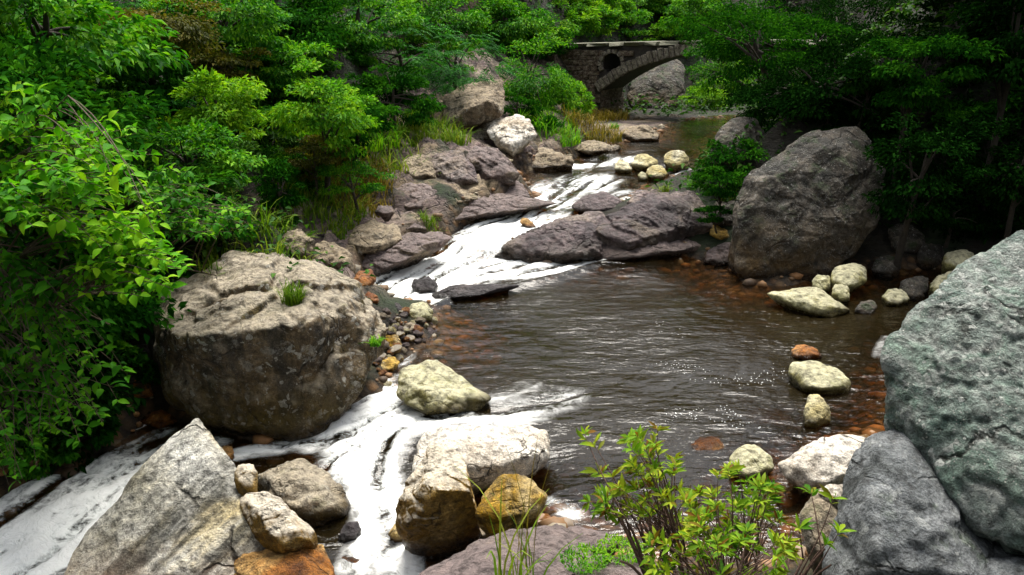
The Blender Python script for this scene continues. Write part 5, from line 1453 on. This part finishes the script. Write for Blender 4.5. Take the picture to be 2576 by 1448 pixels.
def thicket(x0, x1, y0, y1, step, mats, label, group, rpx, leaf, n, skip=(), seed=0, size=1.0):
    rs = np.random.default_rng(seed)
    for py in np.arange(y0, y1, step * .72):
        for px in np.arange(x0, x1, step):
            qx, qy = px + rs.uniform(-.4, .4) * step, py + rs.uniform(-.35, .35) * step
            if any(a < qx < b and c < qy < d_ for a, b, c, d_ in skip): continue
            dp = hit(qx, qy)
            if dp > 58 or dp < 6.5: continue
            m = mats[int(rs.integers(0, len(mats)))]
            r = rpx * rs.uniform(.8, 1.25)
            T(label % {'mid': 'mid green', 'deep': 'dark green', 'fern': 'bright green', 'feather': 'feathery', 'shade': 'shaded', 'hang': 'leafy', 'cover': 'dull green', 'lime': 'yellow green', 'rust': 'brown tinted'}[m] + ' ' + place_words(qx, qy), qx, qy, r, r * rs.uniform(.65, .9), m, 'feather' if m == 'feather' else 'broad', depth=dp, leaf=leaf * (.7 + dp / 60), n=n, cat='bush', name='bush', push=.25,
              aspect=.32 if m == 'feather' else .5, group=group, clumps=16, seed=seed * 1000 + int(px + 7 * py))
thicket(-20, 1430, -10, 330, 104, ['mid', 'deep', 'fern', 'deep', 'feather', 'deep', 'mid', 'deep'], '%s thicket bush', 'bushes of the left slope thicket', 85, .085, 2600, skip=[(1090, 1300, 180, 340), (700, 1000, 290, 340), (1380, 1460, 100, 330)], seed=3)
thicket(1430, 1760, -20, 100, 64, ['fern', 'mid', 'lime', 'fern'], '%s hillside bush', 'bushes on the hill above the bridge', 62, .09, 2400, skip=[(1590, 1670, 20, 80)], seed=4)
thicket(440, 860, 300, 560, 105, ['deep', 'deep', 'mid', 'cover'], '%s bush', 'bushes of the tangle behind the huge boulder', 78, .07, 2000, skip=[(700, 1000, 480, 640)], seed=6)
thicket(-720, -60, 40, 900, 185, ['deep', 'mid', 'deep'], '%s outer bush', 'bushes of the left slope thicket', 150, .10, 1500, seed=12)
thicket(-30, 330, 740, 1180, 105, ['deep', 'hang', 'deep'], '%s bank bush', 'bushes of the shaded lower left bank', 85, .09, 1800, skip=[(240, 400, 1000, 1300)], seed=7)
thicket(1400, 1780, -40, 108, 76, ['fern', 'fern', 'mid', 'lime'], '%s upper hillside bush', 'bushes on the hill above the bridge', 70, .10, 2600, skip=[(1590, 1670, 20, 80)], seed=9)
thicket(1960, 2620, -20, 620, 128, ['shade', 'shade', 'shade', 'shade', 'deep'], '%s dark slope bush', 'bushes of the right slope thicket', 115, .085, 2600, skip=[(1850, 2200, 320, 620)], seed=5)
# unseen trees, added beyond the frame to darken the right bank
T('big unseen tree added beyond the right edge to shade the bank', 2980, 0, 420, 330, 'shade', depth=16, n=8000, leaf=.16, clumps=46, rd=3.6, foot=(3100, 450, 16))
T('big unseen tree added above the frame to shade the right bank', 2420, -330, 460, 260, 'shade', depth=17.5, n=9000, leaf=.18, clumps=46, rd=3.6, foot=(2900, 420, 15))

# ------------------------------------------------------------------ grass, ferns, ground cover
def tuft(label, px, py, mat, h, n, spread, depth=None, name='grass_tuft', cat='grass', group=None, lean=.7, width=.012, zoff=None, seed=None):
    rs = np.random.default_rng(seed if seed is not None else int(px * 7 + py))
    depth = depth or hit(px, py)
    c = at_depth(px, py, depth)
    az = rs.uniform(0, 2 * math.pi, n); ln = h * rs.uniform(.5, 1.15, n)
    rr = spread * np.sqrt(rs.random(n)); ba = rs.uniform(0, 6.3, n)
    bp = np.stack([rr * np.cos(ba), rr * np.sin(ba), np.zeros(n)], -1)
    if zoff is None:
        g = terr(bp[:, 0] + c[0], bp[:, 1] + c[1]) - c[2]
        bp[:, 2] = np.clip(g, -.3, .3) - .02
    lean_ = lean * rs.uniform(.25, 1.2, n)
    V, F = [], []
    ts = np.linspace(0, 1, 5)
    sd = np.stack([-np.sin(az), np.cos(az), np.zeros(n)], -1)
    rows = []
    for t in ts:
        cpos = bp + np.stack([np.cos(az) * ln * lean_ * t * t, np.sin(az) * ln * lean_ * t * t, ln * (t - .42 * lean_ * t * t * t)], -1)
        w = width * (1 - t) ** .7 * .5 + .0008
        rows.append(np.stack([cpos - sd * w, cpos + sd * w], 1))
    V = np.stack(rows, 1).reshape(-1, 3)
    i = np.arange(n)[:, None] * 10
    F = np.concatenate([i + np.array([[2 * k, 2 * k + 1, 2 * k + 3, 2 * k + 2]]) for k in range(4)], 0)
    o = link(name, mesh_np(name, V, F, [L[mat]]), None, c)
    tag(o, label, cat, group)
    return o

def on_rock(px, py):
    """First point of the built rocks along the view through a picture point."""
    dg = bpy.context.evaluated_depsgraph_get()
    d = dirs(px, py)
    ok, loc, *_ = SC.ray_cast(dg, Vector((0, 0, CAM_Z)), Vector(d))
    return loc
bpy.context.view_layer.update()

p = on_rock(738, 768)
tuft('yellow green grass tuft growing on top of the huge boulder', 738, 768, 'grass', .30, 170, .12, depth=float((np.array(p) - np.array([0, 0, CAM_Z])) @ np.array([0, CP, -SP])), zoff=0)
tuft('tall grass blades sprouting at the bottom edge of the view', 1310, 1500, 'grass', .75, 16, .16, depth=4.6, zoff=0, lean=.55, width=.018, seed=3)
tuft('thin dry reddish grass stalks on the purplish bedrock hump', 1325, 1440, 'dry', .8, 9, .06, depth=4.9, zoff=0, lean=.25, width=.007, seed=4)
tuft('bright moss cushion on the purplish bedrock hump', 1470, 1410, 'fern', .03, 500, .15, depth=5.05, zoff=0, name='moss_cushion', cat='moss', lean=1.0, width=.01)
tuft('moss cushion at the foot of the leafy shrub', 1560, 1385, 'fern', .03, 500, .16, depth=5.2, zoff=0, name='moss_cushion', cat='moss', lean=1.0, width=.01)
tuft('thin leaved plant behind the huge boulder', 530, 625, 'fern', .55, 34, .1, depth=10.2, lean=.9, width=.03, name='plant', cat='plant')
tuft('small weed cluster in the gravel patch', 945, 870, 'fern', .12, 60, .06, depth=8.8, zoff=0, lean=1, width=.02, name='weed', cat='plant')
slope = [('russet grass tuft high on the grassy bank', 800, 350, 'dry'), ('green fern clump under the rounded bush', 900, 330, 'fern'), ('russet grass in the middle of the grassy bank', 870, 430, 'dry'), ('green grass clump at the right of the grassy bank', 950, 400, 'grass'),
         ('grass tuft hanging over the purple and rust ledge', 960, 470, 'dry'), ('mossy grass clump low on the grassy bank', 800, 520, 'grass'), ('russet grass low on the grassy bank', 880, 500, 'dry'), ('green grass above the lichen covered ledge', 900, 545, 'grass'),
         ('grass clump behind the pale cracked rocks', 700, 560, 'fern'), ('dark grass clump at the left of the grassy bank', 740, 460, 'fern'), ('grass fringe behind the huge boulder', 640, 620, 'grass'), ('green fern high on the grassy bank', 730, 380, 'fern'), ('dry tuft by the small pink rock', 925, 510, 'dry'), ('grass fringe above the pale cracked rocks', 850, 590, 'grass'),
         ('tall grass left of the pale fallen boulder', 1090, 350, 'grass'), ('tall grass under the perched cracked boulder', 1150, 350, 'grass'), ('grass clump on the brown bank rocks', 1045, 360, 'grass'), ('fern clump above the brown bank rocks', 1010, 340, 'fern'), ('grass on the ledge by the dark purple slanting rock', 1130, 445, 'grass'),
         ('grass tuft right of the pale fallen boulder', 1380, 330, 'fern'), ('dry grass on the bank before the bridge', 1490, 325, 'dry'), ('green grass at the foot of the bridge abutment', 1545, 325, 'fern'), ('grass clump between the hollow and the bank rocks', 1440, 320, 'grass'), ('yellow dry grass beside the bridge abutment', 1520, 300, 'dry'), ('grass behind the low pale rock shelf', 1420, 345, 'grass'),
         ('grass tuft on the mid stream outcrop', 1660, 490, 'grass'), ('fern clump at the top of the mid stream outcrop', 1750, 470, 'fern'), ('grass tuft by the dark boulder foot', 1830, 500, 'grass'), ('grass tuft in a crack of the purplish humped ledge', 1080, 560, 'grass')]
for lab, px, py, mt in slope:
    dp = hit(px, py)
    k = min(1.0, dp / 16)
    if any(w in lab for w in ('ledge', 'crack', 'outcrop', 'foot', 'rocks', 'shelf', 'pink')):
        tuft(lab, px, py, mt, .16 + .1 * k, 90, .16, depth=dp, lean=1.0, width=.02)
        continue
    tuft(lab, px, py, mt, .28 + .20 * k, 420, .45 + .40 * k, depth=dp, lean=1.0, width=.016 + .012 * k)

def ground_cover():
    rs = np.random.default_rng(99)
    N = 100000
    r = 6 + 48 * rs.random(N) ** 1.3; a = rs.uniform(-.85, .85, N)
    X, Y = r * np.sin(a), r * np.cos(a)
    d = river_dist(X, Y)
    dens = fbm(xyz(X * .8, Y * .8, 1.0), 3)
    rocky = river_dist(X, Y, _rk) < .1 + .5 * dens
    keep = (d > .9 + .8 * dens) & (dens > -.5) & ~rocky
    X, Y = X[keep], Y[keep]
    Z = terr(X, Y) + rs.random(len(X)) ** 2 * .55
    nrm = rs.normal(size=(len(X), 3)) * .4 + np.array([0, 0, 1.0])
    dv = rs.normal(size=(len(X), 3)) * np.array([1, 1, .3])
    ln = (.07 + .004 * np.hypot(X, Y)) * rs.uniform(.6, 1.4, len(X))
    V, F = leaves_np(np.stack([X, Y, Z], -1), dv, nrm, ln, ln * .5)
    tag(link('undergrowth', mesh_np('undergrowth', V, F, [L['cover']])), 'low leafy undergrowth covering the slopes of the gorge', 'undergrowth', kind='stuff')
ground_cover()
